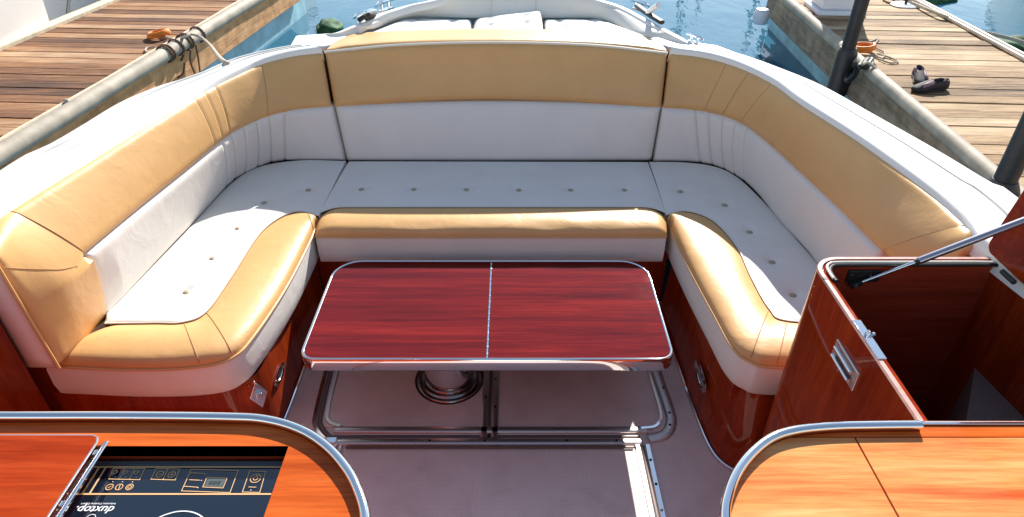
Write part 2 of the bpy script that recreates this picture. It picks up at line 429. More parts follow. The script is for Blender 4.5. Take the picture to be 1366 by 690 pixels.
mbb = MB(); mbb.grid([[p+Vector((0,0,-.9)) for p in offs(rim, .12)], [p+Vector((0,0,-.10)) for p in offs(rim,.035)], [p+Vector((0,0,-.02)) for p in offs(rim,.012)], rim, [p+Vector((0,0,.006)) for p in offs(rim,-.01)], [p+Vector((0,0,.006)) for p in offs(rim,-.03)], inn, [p+Vector((0,0,-.03)) for p in offs(rim,-.048)]])
mbb.build('bow_gunwale', GEL, boat, angle=70)
for X_, nm in ((Lin, 'inner_liner'), (Rin, 'inner_liner')):
    q_ = [p for p in X_ if p.y < 1.5]
    MB().grid([[p+Vector((0,0,-.02)) for p in q_], [Vector((p.x,p.y,-.02)) for p in q_]]).build(nm, MAHV, boat)
# topsides
for side, Out in ((-1, resamp(Lout, NN)), (1, resamp(Rout, NN))):
    o_ = [p.copy() for p in Out]
    ext = [Vector((-.98,3.45,DZ)), Vector((-.93,3.6,DZ))] if side < 0 else [Vector((.86,3.35,DZ)), Vector((.84,3.5,DZ))]
    o_ = o_+ext
    MB().grid([[p+Vector((0,0,-.07)) for p in o_], [p+Vector((side*.03,0,-.20)) for p in o_], [p+Vector((side*.01,0,-.5)) for p in o_], [p+Vector((-side*.15,0,-1.2)) for p in o_]]).build('hull_side', GEL, boat, angle=70)
# deck fillers at the corners between side deck and bow
f1 = [at(431,62,.95), at(385,62,.95), at(394,47,.95), at(438,44,.95), at(460,44,.95), at(470,56,.95)]
MB().prism([(p.x,p.y) for p in f1], .80, .950).build('deck_corner', GEL, boat, bevel=.012)
f2 = [at(893,63,.95), at(992,73,.95), at(957,60,.95), at(918,55,.95), at(896,44,.95), at(860,52,.95)]
MB().prism([(p.x,p.y) for p in f2], .80, .950).build('deck_corner', GEL, boat, bevel=.012)

# ---- bow sun pad
bb = thing('bow_backrest', 'curved white padded backrest round the sun pad at the bow', 'backrest', (-.07,4.3,.82))
upA = low; upB = [p+Vector((0,0,.002)) for p in offs(rim,-.046)]
o, _r = panel('padded_rail', upA, upB, WHITE, bb, nv=14, side=1, puff=.005, er=.03, ed=.010, thick=.01, grooves=[(.445,.006,.012),(.555,.006,.012)])
padmb = MB()
base = [p+Vector((0,0,-.04)) for p in low]
MB().add([p for p in base]+[Vector((-.07,3.5,.87))], [(i, i+1, len(base)) for i in range(len(base)-1)]+[(len(base)-1,0,len(base))]).build('pad_base', WHITE, bb)
GP = 'sun pad cushions at the bow'
def padcush(x0, x1, y0, y1, skew, label, tilt=0, tanend=None):
    t = thing('sun_pad_cushion', label, 'cushion', ((x0+x1)/2,(y0+y1)/2,.88), GP)
    nx, ny = 40, 40; rows = []; rr = .045
    for j in range(ny+1):
        r_ = []
        for i in range(nx+1):
            u = i/nx; v = j/ny
            xa = x0+(skew[0] if v > .0 else 0)*v; xb = x1+skew[1]*v
            x = xa+(xb-xa)*u; y = y0+(y1-y0)*v
            d = min(u*(x1-x0), (1-u)*(x1-x0), v*(y1-y0), (1-v)*(y1-y0)); q = 1-min(d/rr,1)
            z = .903+.05*math.sqrt(max(0,1-q*q)) + .008*math.sin(math.pi*u)*math.sin(math.pi*v) + tilt*u*v
            for bx in (.25,.75):
                for by in (.50,.82):
                    dd = ((u-bx)*(x1-x0))**2+((v-by)*(y1-y0))**2
                    z -= .014*math.exp(-dd/.0006)
            r_.append(Vector((x,y,z)))
        rows.append(r_)
    MB().grid(rows).build('pad', WHITE, t, angle=70)
    for bx in (.25,.75):
        for by in (.50,.82):
            xa = x0+skew[0]*by; xb = x1+skew[1]*by
            c = Vector((xa+(xb-xa)*bx, y0+(y1-y0)*by, .943+tilt*bx*by))
            MB().lathe(c, [(.001,.006),(.008,.004),(.011,0),(.011,-.006)], 10).build('button', BUTTON, t)
    if tanend:
        MB().tube([r_[-1 if tanend > 0 else 0]+Vector((0,0,.012)) for r_ in rows], .016, 8).build('trim', TAN, t)
    MB().tube([p+Vector((0,0,.004)) for p in rows[-1]], .006, 6).build('piping', TAN, t)
padcush(-.80,-.219,3.40,3.76,(.20,.0),'white buttoned sun pad cushion at the bow, left of three', tanend=-1)
padcush(-.216,.168,3.40,3.77,(0,0),'white buttoned sun pad cushion at the bow, middle of three with raised edge', tilt=.05)
padcush(.171,.72,3.40,3.76,(0,-.24),'white buttoned sun pad cushion at the bow, right of three', tanend=1)

# ================================================================== seat cushions
GS = 'seat cushions of the cockpit bench'
def seat(name, label, S, Q, B, buttons, loc, side=1, zs=.445, zq=.478, zbk=.468, dents=(), stitch=(), shift=0):
    t = thing(name, label, 'seat cushion', loc, GS)
    n = len(S)
    S = [Vector((p.x,p.y,zs)) for p in S]; Q = [Vector((p.x,p.y,zq)) for p in Q]; B = [Vector((p.x,p.y,zbk)) for p in B]
    if shift: S = [p+Vector((shift*max(0,1-max(0,i-45)/12),0,0)) for i, p in enumerate(S)]
    B = [b+Vector(((b-q).x,(b-q).y,0)).normalized()*.03 for b, q in zip(B, Q)]
    # fascia
    So = S
    out = []
    for i in range(n):
        d = (S[i]-Q[i]); d.z = 0; d.normalize(); out.append(d)
    def end(i, w=3): return min(1.0, min(i, n-1-i)/w)
    fas = [[S[i]-out[i]*.10+Vector((0,0,.31-zs)) for i in range(n)], [S[i]-out[i]*.012+Vector((0,0,.310-zs)) for i in range(n)],
           [S[i]-out[i]*.002+Vector((0,0,.322-zs)) for i in range(n)], [S[i]+out[i]*.004+Vector((0,0,.365-zs)) for i in range(n)], [S[i]+out[i]*.002+Vector((0,0,-.02)) for i in range(n)],
           [S[i]-out[i]*.003+Vector((0,0,-.001)) for i in range(n)], [S[i]-out[i]*.03 for i in range(n)]]
    mb = MB().grid(fas)
    mb.grid([[fas[k][0] for k in range(len(fas))], [B[0]+Vector((0,0,.31-zbk))]*2+[B[0]+Vector((0,0,z)) for z in (-.12,-.08,-.03,-.01,-.008)]])
    mb.grid([[fas[k][-1] for k in range(len(fas))], [B[-1]+Vector((0,0,.31-zbk))]*2+[B[-1]+Vector((0,0,z)) for z in (-.12,-.08,-.03,-.01,-.008)]])
    mb.build('fascia', WHITE, t, angle=65)
    # tan roll
    ks = [0,.02,.05,.09,.14,.2,.28,.37,.47,.58,.7,.82,.92,.97,1.0]
    rows = []
    for k in ks:
        kk = min(k/.5, 1); z = .048*math.sqrt(max(0,1-(1-kk)**2))
        if k > .5: z = .048-(.048-(zq-zs-.004))*((k-.5)/.5)**2.2
        if k == 0: z = -.002
        r_ = []
        for i in range(n):
            e = end(i, 4); ez = math.sqrt(max(0.02,1-(1-e)**2))
            w = 0
            for di, dk, dw, amp in dents: w += amp*math.exp(-((i-di)/dw)**2-((k-dk)/.10)**2)
            p = S[i].lerp(Q[i], k); b = out[i]*(.008*math.sin(math.pi*min(k/.3,1)) if k < .3 else 0)
            r_.append(Vector((p.x,p.y,zs+z*(.35+.65*ez)+w))+b)
        rows.append(r_)
    mb = MB().grid(rows)
    for e_ in (0,-1):
        mb.grid([[r_[e_] for r_ in rows], [Vector((r_[e_].x, r_[e_].y, .36)) for r_ in rows]])
    mb.build('roll', TAN, t, angle=65)
    for i in stitch: MB().tube([r_[i] for r_ in rows[1:]], .0018, 6).build('seam', PIPE_T, t)
    MB().tube([S[i]+out[i]*.003 for i in range(n)], .0042, 8).build('piping', TAN, t)
    MB().tube([Q[i]+Vector((0,0,.0015)) for i in range(n)], .003, 6).build('seam', PIPE_W, t)
    # white top
    nk = 44; rows = []
    for k in range(nk+1):
        f = k/nk; r_ = []
        for i in range(n):
            p = Q[i].lerp(B[i], f); e = end(i, 5)
            z = p.z+.013*math.sin(math.pi*f)**.5*(.3+.7*math.sqrt(max(0,1-(1-e)**2))) if 0 < f < 1 else p.z-.002
            for b in buttons:
                dd = (p.x-b.x)**2+(p.y-b.y)**2
                if dd < .02: z -= .013*math.exp(-dd/.0007)+.006*math.exp(-dd/.006)
            r_.append(Vector((p.x,p.y,z)))
        rows.append(r_)
    mb = MB().grid(rows)
    for e_ in (0,-1):
        mb.grid([[r_[e_] for r_ in rows], [r_[e_]+Vector((0,0,-.1)) for r_ in rows]])
    mb.build('top_panel', WHITE, t, angle=65)
    for b in buttons:
        MB().lathe(Vector((b.x,b.y,.471)), [(.001,.006),(.008,.005),(.0135,.001),(.0135,-.012)], 12).build('button', BUTTON, t)
    return t
btn = lambda l: [at(u,v,.475) for u,v in l]
n_ = 11
S = cr(pts([(422,301),(412,325),(382,383),(340,446),(311,476),(268,489),(177,493),(60,488)], .445), n_)
Q = cr(pts([(425,288),(392,283),(350,308),(308,370),(275,416),(245,430),(205,431),(140,432)], .478), n_)
B = cr(pts([(460,218),(400,217),(345,226),(306,250),(250,311),(200,366),(165,404),(142,428)], .468), n_)
seat('seat_cushion', 'left bench seat cushion, white buttoned top mostly in bright sun with tan roll edge', S, Q, B,
     btn([(411,253),(352,270),(317,304),(283,344),(248,389)]), (-1.1,2.0,.31), stitch=(5,44,55))
S = cr(pts([(892,299),(899,318),(920,362),(950,418),(976,464),(1000,482),(1035,490),(1.17,1.513,.445)], .445), n_)
Q = cr(pts([(889,287),(915,282),(950,294),(982,328),(1003,372),(1026,412),(1050,428),(1.17,1.69,.478)], .478), n_)
B = cr(pts([(867,219),(915,220),(955,226),(985,241),(1020,275),(1050,310),(1078,343),(1.195,1.70,.468)], .468), n_)
seat('seat_cushion', 'right bench seat cushion, shaded white buttoned top with sunlit tan roll edge beside locker', S, Q, B,
     btn([(908,255),(967,273),(1000,309),(1030,349),(1058,393)]), (1.0,2.0,.31), stitch=(5,55,66), shift=.004)
def lin(a, b, n): return [a.lerp(b, i/(n-1)) for i in range(n)]
S = lin(at(421,316,.445), at(889,316,.445), 81)
Q = lin(at(430,276.5,.478), at(885,276.5,.478), 81)
B = lin(at(464,218.5,.468), at(865,219.5,.468), 81)
# round the roll ends
for i in range(81):
    e = min(i, 80-i)
    if e < 5: Q[i] = Q[i]+Vector((0,-.05*(1-e/5)**2,0))
seat('seat_cushion', 'wide central bench seat cushion with straight tan roll edge behind the table', S, Q, B,
     btn([(482,252),(552,252),(622,252.5),(692,253),(761,253),(833,253)]), (-.07,2.6,.31),
     dents=[(54,.18,5,-.006),(58,.24,4,.004),(24,.2,6,-.004),(66,.15,5,-.004)])

# ================================================================== bench bases
benches = thing('bench_base', 'glossy red mahogany base under the U shaped cockpit bench', 'bench base', (-.07,2.4,0))
Lb = cr([(-.86,2.36,0),(-.865,2.0,0),(-.865,1.70,0),(-.885,1.60,0),(-.95,1.545,0),(-1.1,1.535,0),(-1.52,1.535,0)], 6)
MB().grid([[p+Vector((0,0,z)) for p in Lb] for z in (0,.315)]).build('side_panel', MAHV, benches, )
Rb = cr([(.685,2.36,0),(.695,2.0,0),(.703,1.75,0),(.720,1.56,0),(.755,1.48,0),(.815,1.44,0),(.86,1.43,0)], 6)
Rb2 = cr([(.710,2.36,0),(.711,2.15,0),(.713,1.95,0),(.727,1.76,0),(.765,1.62,0),(.83,1.545,0),(.95,1.535,0)], 6)
MB().grid([[Rb[i].lerp(Rb2[i], k/6)+Vector((0,0,.315*k/6)) for i in range(len(Rb))] for k in range(7)]).build('side_panel', MAHV, benches)
MB().box(-.87,.69,2.40,2.42,0,.315).build('rear_panel', MAHV, benches)
MB().box(-1.60,-1.50,1.545,1.565,0,.90).build('end_bulkhead', MAHV, benches)
MB().box(-1.60,-.95,1.40,1.53,0,.10).build('step', MAH, benches, bevel=.01)
MB().tube([Vector((-1.62,1.542,.02)), Vector((-1.62,1.542,.9))], .002, 6).build('seam', DSTEEL, benches)
mb = MB(); mb.box(-1.5,1.35,2.425,3.45,.24,.300); mb.box(-1.6,-.89,1.575,2.42,.24,.300); mb.box(.75,1.35,1.58,2.42,.24,.300)
mb.build('bench_top', MAHD, benches)
lp0 = Lbot[::-1]+Cbot[1:-1]+Rbot; lp1 = Ltop[::-1]+Ctop[1:-1]+Rtop
def outw(p, d):
    v = Vector((p.x+.07, p.y-2.0, 0)).normalized(); v.y = max(v.y, 0)
    return Vector((p.x,p.y,0))+v*d
MB().grid([[outw(p,.05)+Vector((0,0,.25)) for p in lp0], [outw(p,.030)+Vector((0,0,p.z-.012)) for p in lp1]]).build('back_liner', BLACK, benches)
# floor edge chrome strips
MB().tube([p+Vector((-.006,-.0,.008)) for p in Rb], .006, 8).build('edge_strip', CHROME, benches)
MB().tube([p+Vector((.006,-.0,.008)) for p in Lb], .006, 8).build('edge_strip', CHROME, benches)
def oval_light(name, c, n, parent, w=.055, h=.022):
    """recessed courtesy light: long axis roughly along y, on a wall with normal n"""
    c = Vector(c); n = Vector(n).normalized(); a = Vector((0,1,0)); a = (a-n*a.dot(n)).normalized(); b = n.cross(a)
    rows = []
    for r_, d in ((1.0,0),(1.0,.004),(.88,.007),(.72,.004),(.68,.001),(.3,.002),(.05,.003)):
        rows.append([c+n*d+a*math.cos(2*math.pi*k/28)*w*r_+b*math.sin(2*math.pi*k/28)*h*r_ for k in range(28)])
    return MB().grid(rows, True, True).build(name, CHROME, parent)
pL = atX(372,499,-.863); oval_light('courtesy_light', (-.8625,pL.y,pL.z), (1,0,0), benches, .060, .024)
pR = atX(934,502,.70); oval_light('courtesy_light', (.702,pR.y,pR.z), (-1,0,.03), benches, .080, .032)
# latch on left base corner
c = atY(346,524,1.56)+Vector((.0,-.008,0))
d = Vector((.55,-.83,0)).normalized(); s_ = Vector((.83,.55,0)).normalized()
mb = MB()
dia = [(0,.062),(.030,0),(0,-.062),(-.030,0)]
mb.add([c+d*.004+s_*a+Vector((0,0,b)) for a,b in dia]+[c-d*.01+s_*a+Vector((0,0,b)) for a,b in dia], [(0,1,2,3),(4,5,6,7),(0,1,5,4),(1,2,6,5),(2,3,7,6),(3,0,4,7)])
mb.obox(c+d*.004, s_, d, (0,0,1), (-.010,.010), (0,.012), (-.012,.016))
mb.build('latch', CHROME, benches, bevel=.002)

# ================================================================== floor
fl = MB().box(-1.66,1.45,-1.0,2.42,-.05,0).build('cockpit_floor', FLOOR, boat)
def strip(P, w, z0, h, name, mat, parent):
    a = offs(P, w/2); b = offs(P, -w/2)
    mb = MB()
    Z = lambda L_, z: [Vector((p.x,p.y,z)) for p in L_]
    mb.grid([Z(a,z0), Z(a,z0+h*.7), Z(offs(P,w*.4),z0+h), Z(offs(P,-w*.4),z0+h), Z(b,z0+h*.7), Z(b,z0)])
    return mb.build(name, mat, parent, angle=50)
hatch = tag(MB().box(-.60,.45,-.9,1.545,.001,.004).build('floor_hatch', FLOOR, boat), None)
h2 = MB().box(-.705,-.105,1.655,2.38,.001,.004).build('floor_hatch', FLOOR, boat)
h3 = MB().box(-.065,.545,1.655,2.38,.001,.004).build('floor_hatch', FLOOR, boat)
def P2(l, n=8): return cr(pts(l, 0), n)
o1 = cr([(-.775,2.39,0),(-.765,1.96,0),(-.750,1.72,0),(-.735,1.655,0),(-.69,1.60,0),(-.655,1.585,0)], 6)
i1 = cr([(-.730,2.39,0),(-.720,1.96,0),(-.708,1.74,0),(-.69,1.68,0),(-.64,1.655,0)], 6)
strip(o1, .016, 0, .010, 'hatch_trim', CHROME, h2)
strip(offs(o1, .020), .018, 0, .006, 'hatch_channel', DSTEEL, h2)
strip(i1, .016, 0, .010, 'hatch_trim', STEEL, h2)
HX = lambda y, xa=-.66, xb=.50: [Vector((xa+(xb-xa)*k/8, y, 0)) for k in range(9)]
strip(HX(1.640,-.66,.50), .028, 0, .010, 'hatch_trim', STEEL, h2)
strip(HX(1.612,-.66,.47), .012, 0, .004, 'hatch_channel', DSTEEL, h2)
strip(HX(1.584,-.66,.47), .028, 0, .010, 'hatch_trim', STEEL, h2)
strip(HX(1.558,-.60,.44), .008, .004, .008, 'hatch_channel', DSTEEL, hatch)
for x, w, m, h in ((-.104,.026,STEEL,.010),(-.085,.012,DSTEEL,.004),(-.064,.026,STEEL,.010)):
    strip([Vector((x,1.60+k*.1,0)) for k in range(9)], w, 0, h, 'hatch_trim', m, h3)
oR = cr([(.587,2.39,0),(.592,1.96,0),(.603,1.76,0),(.600,1.68,0),(.565,1.62,0),(.50,1.60,0)], 6)
iR = cr([(.555,2.39,0),(.560,1.96,0),(.568,1.76,0),(.562,1.695,0),(.535,1.655,0),(.48,1.645,0)], 6)
strip(oR, .040, 0, .010, 'hatch_trim', STEEL, h3)
strip(iR, .012, 0, .011, 'hatch_trim', CHROME, h3)
a0, a1 = Vector((.455,1.57,0)), Vector((.470,-.9,0))
strip(lin(a0,a1,12), .016, 0, .009, 'hatch_trim', STEEL, hatch)
strip(lin(a0+Vector((.018,0,0)),a1+Vector((.018,0,0)),12), .012, 0, .004, 'hatch_channel', DSTEEL, hatch)
strip(lin(a0+Vector((.036,0,0)),a1+Vector((.036,0,0)),12), .018, 0, .010, 'hatch_trim', CHROME, hatch)
for x in (-.62,-.64): strip(lin(Vector((x,1.57,0)),Vector((x,-.9,0)),6), .012, 0, .01, 'hatch_trim', STEEL, hatch)
MB().box(-.695,-.64,1.575,1.60,.0102,.013).build('hatch_corner_plate', CHROME, h2, bevel=.002)
for (x, y) in [(.592,1.96),(.602,1.85),(.60,1.72),(.59,1.66),(.38,1.586),(.2,1.586),(-.3,1.586),(-.1,1.586),(-.066,1.75),(-.066,1.90),(-.102,1.8),(.490,1.5),(.491,1.4),(.491,1.3),(-.67,1.588)]:
    MB().lathe((x,y,.0105), [(.005,-.002),(.005,.0012),(.002,.0018)], 10).build('trim_screw', BLACK, h3)

# ================================================================== table
tb = thing('folding_table', 'low two leaf crimson mahogany table with chrome edge on the cockpit floor', 'table', (-.09,2.0,0))
X0, X1, Y0, Y1, TZ = -.7235, .5535, 1.620, 2.211, .376
xs = -.0845
ol = rrect(X0+.008, xs-.004, Y0+.008, Y1-.008, (.048,.001,.001,.108)); orr = rrect(xs+.004, X1-.008, Y0+.008, Y1-.008, (.001,.048,.108,.001))
MB().prism(ol, TZ-.04, TZ).build('leaf', TABLE, tb, bevel=.001)
MB().prism(orr, TZ-.04, TZ).build('leaf', TABLE, tb, bevel=.001)
full = [Vector((x,y,0)) for x,y in rrect(X0+.006, X1-.006, Y0+.006, Y1-.006, (.050,.050,.110,.110), 12)]
def ringrow(d, z):
    n = len(full); o = []
    for i, p in enumerate(full):
        a = full[i-1]; b = full[(i+1)%n]; t = Vector((b.x-a.x, b.y-a.y, 0)).normalized()
        o.append(Vector((p.x+t.y*d, p.y-t.x*d, z)))
    return o
MB().grid([ringrow(-.004,TZ+.0012), ringrow(0,TZ+.0035), ringrow(.004,TZ+.0025), ringrow(.0065,TZ-.004), ringrow(.0065,TZ-.048), ringrow(.003,TZ-.053), ringrow(-.02,TZ-.053)], True).build('rim', CHROME, tb, angle=60)
MB().prism([(p.x,p.y) for p in ringrow(-.012,0)], TZ-.05, TZ-.041).build('underside', BLACK, tb)
hg = MB().box(xs-.0025,xs+.0025,Y0+.01,Y1-.01,TZ-.01,TZ+.0015)
hinge = hg.build('hinge', CHROME, tb)
for k in range(16): MB().lathe((xs,Y0+.028+k*.0357,TZ+.0015), [(.0042,-.002),(.0042,.001),(.002,.002)], 8).build('hinge_pin', CHROME, hinge)
pc = (-.253,1.905,0)
MB().lathe(pc, [(.001,0),(.098,.001),(.098,.335)], 40).build('pedestal', CHROME, tb)
fg = MB().lathe(pc, [(.100,.001),(.134,.001),(.134,.008),(.130,.013),(.122,.015),(.116,.010),(.110,.016),(.103,.016),(.0985,.018)], 48).build('pedestal_flange', plain('dark_steel', (.34,.30,.29), .25, 1), tb)
MB().lathe(pc, [(.1345,.003),(.139,.003),(.139,.007),(.1345,.007)], 48).build('gasket', BLACK, fg)

# ================================================================== galley counter (left)
gl = thing('galley_counter', 'orange mahogany counter with chrome rail and recessed cooktop, lower left', 'counter', (-.7,.6,0))
CZ = .90
# outline of the counter: straight far edge, big round corner at right
rp = pts([(-640,554),(-220,554),(0,555),(150,555),(300,556.5),(355,560),(400,573),(435,595),(462,625),(478,655),(487,690)], .912)
rail = cr(rp+[Vector((-.243,.60,.912)), Vector((-.238,.50,.912)), Vector((-.235,.30,.912)), Vector((-.232,-.3,.912))], 8)
railin = offs(rail, -.002)
def dn(P, z): return [Vector((p.x,p.y,z)) for p in P]
# top: strip between the rail line and the recess hole, built as polygons
hx0, hx1, hy1 = -.805, -.427, .826
inner = offs(rail, -.006)
poly = [(p.x,p.y) for p in inner]
# band pieces: far strip + right part + left part (hole in the middle for the cooktop)
def clip(P, f):   # Sutherland-Hodgman against f(p)>=0
    o = []
    for i, p in enumerate(P):
        q = P[i-1]; a, b = f(q), f(p)
        if (a < 0) != (b < 0):
            t = a/(a-b); o.append((q[0]+(p[0]-q[0])*t, q[1]+(p[1]-q[1])*t))
        if b >= 0: o.append(p)
    return o
whole = poly+[(-1.70,-.3)]
whole = clip(whole, lambda p: p[0]+1.70)
far = clip(whole, lambda p: p[1]-hy1)
near = clip(whole, lambda p: hy1-p[1])
right = clip(near, lambda p: p[0]-hx1)
left = clip(near, lambda p: hx0-p[0])
mb = MB()
for q in (far, right, left):
    mb.prism(q, CZ-.03, CZ)
MBtop = mb.build('countertop', CNTL, gl, smooth=False)
# seam shows nothing: pieces are one mesh; body under it
MB().grid([dn(offs(rail, -.012), 0), dn(offs(rail,-.012), CZ-.031)]).build('cabinet_side', MAHV, gl)
# raised fiddle and chrome rail
MB().grid([dn(offs(rail,-.005),CZ-.03), dn(offs(rail,.006),CZ-.03), dn(offs(rail,.006),.908), dn(offs(rail,-.005),.908), dn(offs(rail,-.005),CZ-.03)]).build('fiddle', MAH, gl)
MB().tube(rail, .0092, 14, rx=.0085).build('rail', CHROME, gl)
# recess
mb = MB()
mb.add([(hx0,hy1,CZ),(hx1,hy1,CZ),(hx1,hy1,CZ-.06),(hx0,hy1,CZ-.06)], [(0,1,2,3)])
mb.add([(hx1,hy1,CZ),(hx1,-.3,CZ),(hx1,-.3,CZ-.06),(hx1,hy1,CZ-.06)], [(0,1,2,3)])
mb.add([(hx0+.001,hy1,CZ-.001),(hx0+.001,-.3,CZ-.001),(hx0+.001,-.3,CZ-.06),(hx0+.001,hy1,CZ-.06)], [(0,1,2,3)])
mb.build('recess_wall', MAHD, gl, smooth=False)
MB().box(hx0-.1,hx1+.001,-.3,hy1+.001,CZ-.08,CZ-.062).build('recess_floor', BLACK, gl)
# wooden lid at the left, with chrome-edged acrylic strip
lid = MB()
A0 = at(143,584,.912); 
lp = rrect(-1.70, -.792, -.3, .842, (.001,.001,.02,.001), 6)
lid.prism(lp, CZ+.001, CZ+.012); LD = lid.build('lid', LID, gl, bevel=.003)
MB().tube([Vector((-1.70,.843,CZ+.010)),Vector((-.806,.843,CZ+.010)),Vector((-.795,.838,CZ+.010)),Vector((-.790,.826,CZ+.010)),Vector((-.790,-.3,CZ+.010))], .0022, 6).build('edge_trim', STEEL, LD)
MB().box(-.778,-.770,-.3,.832,CZ+.002,CZ+.009).build('hinge_strip', CHROME, LD, bevel=.002)
MB().box(-.788,-.7785,-.3,.830,CZ+.001,CZ+.0035).build('hinge_plate', ACRY, LD)
mb = MB()
for k in range(8): mb.box(-.7875,-.7805,.80-k*.11,.812-k*.11,CZ+.0031,CZ+.007)
mb.build('hinge_knuckle', CHROME, LD, bevel=.001)
# cooktop
PZ = CZ-.034
gyt = at(250,614,PZ).y; gyf = at(250,621,PZ).y
ck = thing('induction_cooktop', 'black glass induction cooktop with gold printed controls sunk in the counter', 'cooktop', (-.6,.55,PZ-.015))
MB().box(-.803,hx1-.003,.20,gyf,PZ-.015,PZ).build('glass_plate', GLASSB, ck, bevel=.002)
MB().box(-.803,hx1-.003,gyf+.0005,gyt,PZ-.016,PZ-.001).build('frame', plain('grey_bezel', (.10,.11,.12), .25), ck, bevel=.002)
zg = PZ+.0008
kz = [0]
def lines(segs, w=.0016):
    mb = MB()
    for P in segs:
        P = [Vector((p.x,p.y,zg)) for p in P]
        for a, b in zip(P, P[1:]):
            kz[0] += 1; a = a+Vector((0,0,(kz[0]%9)*.00004)); b = Vector((b.x,b.y,a.z))
            d = (b-a); l = d.length
            if l < 1e-6: continue
            d.normalize(); e = Vector((-d.y,d.x,0))*w/2; d2 = d*w/2
            mb.add([a-d2+e,b+d2+e,b+d2-e,a-d2-e,], [(0,1,2,3)])
    return mb
def Z1(x, y): return at(60+x/3.105, 560+y/3.105, PZ)      # measured on the control strip
def circ(c, r, n=20): return [c+Vector((math.cos(2*math.pi*k/n)*r, math.sin(2*math.pi*k/n)*r, 0)) for k in range(n+1)]
top = Z1(255,197); ty = top.y; by = Z1(185,309).y
gx0 = at(133,623,PZ).x-.0; gx1 = hx1-.006; g2 = at(142,623,PZ).x
sg = [[Vector((gx0,ty,0)),Vector((gx1,ty,0))], [Vector((gx0,by,0)),Vector((gx1,by,0))], [Vector((g2,ty,0)),Vector((g2,by,0))], [Vector((gx0,ty,0)),Vector((gx0,by,0))]]  # leftmost upright repeats the frame's edge as a painted reflection
sg[0][0].x = sg[1][0].x = -.80
lines(sg, .0034).build('control_frame_and_reflection', GOLD, ck, smooth=False)
sg = []
def rct(a, b, c, d): return [Z1(*a),Z1(*b),Z1(*c),Z1(*d),Z1(*a)]
sg.append(rct((285,202),(415,204),(393,250),(265,247)))
sg.append([Z1(330,203),Z1(309,248)]); sg.append([Z1(372,203),Z1(351,249)])
sg.append(rct((462,203),(560,206),(540,251),(440,248))); sg.append([Z1(511,204),Z1(490,250)])
sg.append(rct((607,207),(801,212),(767,303),(566,296)))
sg.append(rct((671,240),(755,243),(738,284),(654,280)))
sg.append(rct((848,214),(915,216),(890,303),(818,301)))
for x, y, r in ((268,280,.0062),(308,280,.0062),(351,280,.0062),(477,227,.0065),(526,229,.0065)): sg.append(circ(Z1(x,y), r))
sg.append([Z1(470,227),Z1(484,227)]); sg.append([Z1(519,229),Z1(533,229)]); sg.append([Z1(529,222),Z1(523,236)])
c_ = Z1(873,244); sg.append(circ(c_, .0095, 28)); sg.append(circ(c_, .004)); sg.append([Z1(875,232),Z1(890,233)])
for x, y in ((292,226),(335,227),(379,228)): sg.append(circ(Z1(x,y-8), .0038, 12))
sg.append(circ(Z1(351,280), .003)); sg.append([Z1(306,288),Z1(312,272)]); sg.append([Z1(262,284),Z1(274,276)])
for a, b in (((604,222),(655,224)),((600,250),(640,252)),((578,277),(632,281)),((845,280),(874,281))):
    sg.append([Z1(*a),Z1(*b)])
lines(sg, .0015).build('control_icons', GOLD, ck, smooth=False)
mb = MB()
for x, y in ((292,238),(335,239),(379,240),(282,258),(322,258),(363,259),(662,226),(648,253),(634,283),(853,293)):
    mb.lathe(Vector((Z1(x,y).x,Z1(x,y).y,zg)), [(.0011,0),(.0009,.0002)], 8)
mb.build('indicator_dots', WPRINT, ck)
mb = MB()
q = [Z1(675,244),Z1(750,246),Z1(735,281),Z1(660,277)]
mb.add([Vector((p.x,p.y,zg)) for p in q], [(0,1,2,3)]); mb.build('display', LCD, ck, smooth=False)
def text(s, c, size, name, mat, parent, rotz=math.pi, shear=.2, z=None, wid=None):
    cu = bpy.data.curves.new(name, 'FONT'); cu.body = s; cu.size = size; cu.align_x = 'CENTER'; cu.align_y = 'CENTER'; cu.shear = shear
    cu.offset = size*.012
    tmp = bpy.data.objects.new(name, cu); COL.objects.link(tmp)
    dg = bpy.context.evaluated_depsgraph_get()
    me = bpy.data.meshes.new_from_object(tmp.evaluated_get(dg)); bpy.data.objects.remove(tmp)
    xs_ = [v.co.x for v in me.vertices]; w0 = max(xs_)-min(xs_)
    sx = (wid/w0) if wid else 1
    me.transform(Matrix.Translation(Vector(c)-rootloc(parent)) @ Matrix.Rotation(rotz,4,'Z') @ Matrix.Diagonal((sx,1,1,1)))
    me.materials.clear(); me.materials.append(mat)
    o = bpy.data.objects.new(name, me); COL.objects.link(o); o.parent = parent; return o
ta, tb_ = at(152,680,PZ), at(102,679,PZ)
text('duxtop.', ((ta.x+tb_.x)/2, ta.y, zg+.0002), .021, 'maker_lettering', WPRINT, ck, wid=abs(ta.x-tb_.x))
ta, tb_ = at(155,672.5,PZ), at(109,671.5,PZ)
text('Induction Cooking Expert', ((ta.x+tb_.x)/2, ta.y, zg+.0002), .005, 'maker_lettering', WPRINT, ck, wid=abs(ta.x-tb_.x))
text('888', (Z1(704,262).x, Z1(704,262).y, zg+.0003), .011, 'display_digits', plain('dim_segments', (.02,.03,.03), .5), ck, wid=.022, shear=0)
c_ = at(224,728,PZ); lines([circ(c_, .066, 64)], .0022).build('hob_ring', WPRINT, ck, smooth=False)
c_ = at(121,692,PZ); lines([circ(c_, .008, 20)], .0012).build('hob_mark', WPRINT, ck, smooth=False)

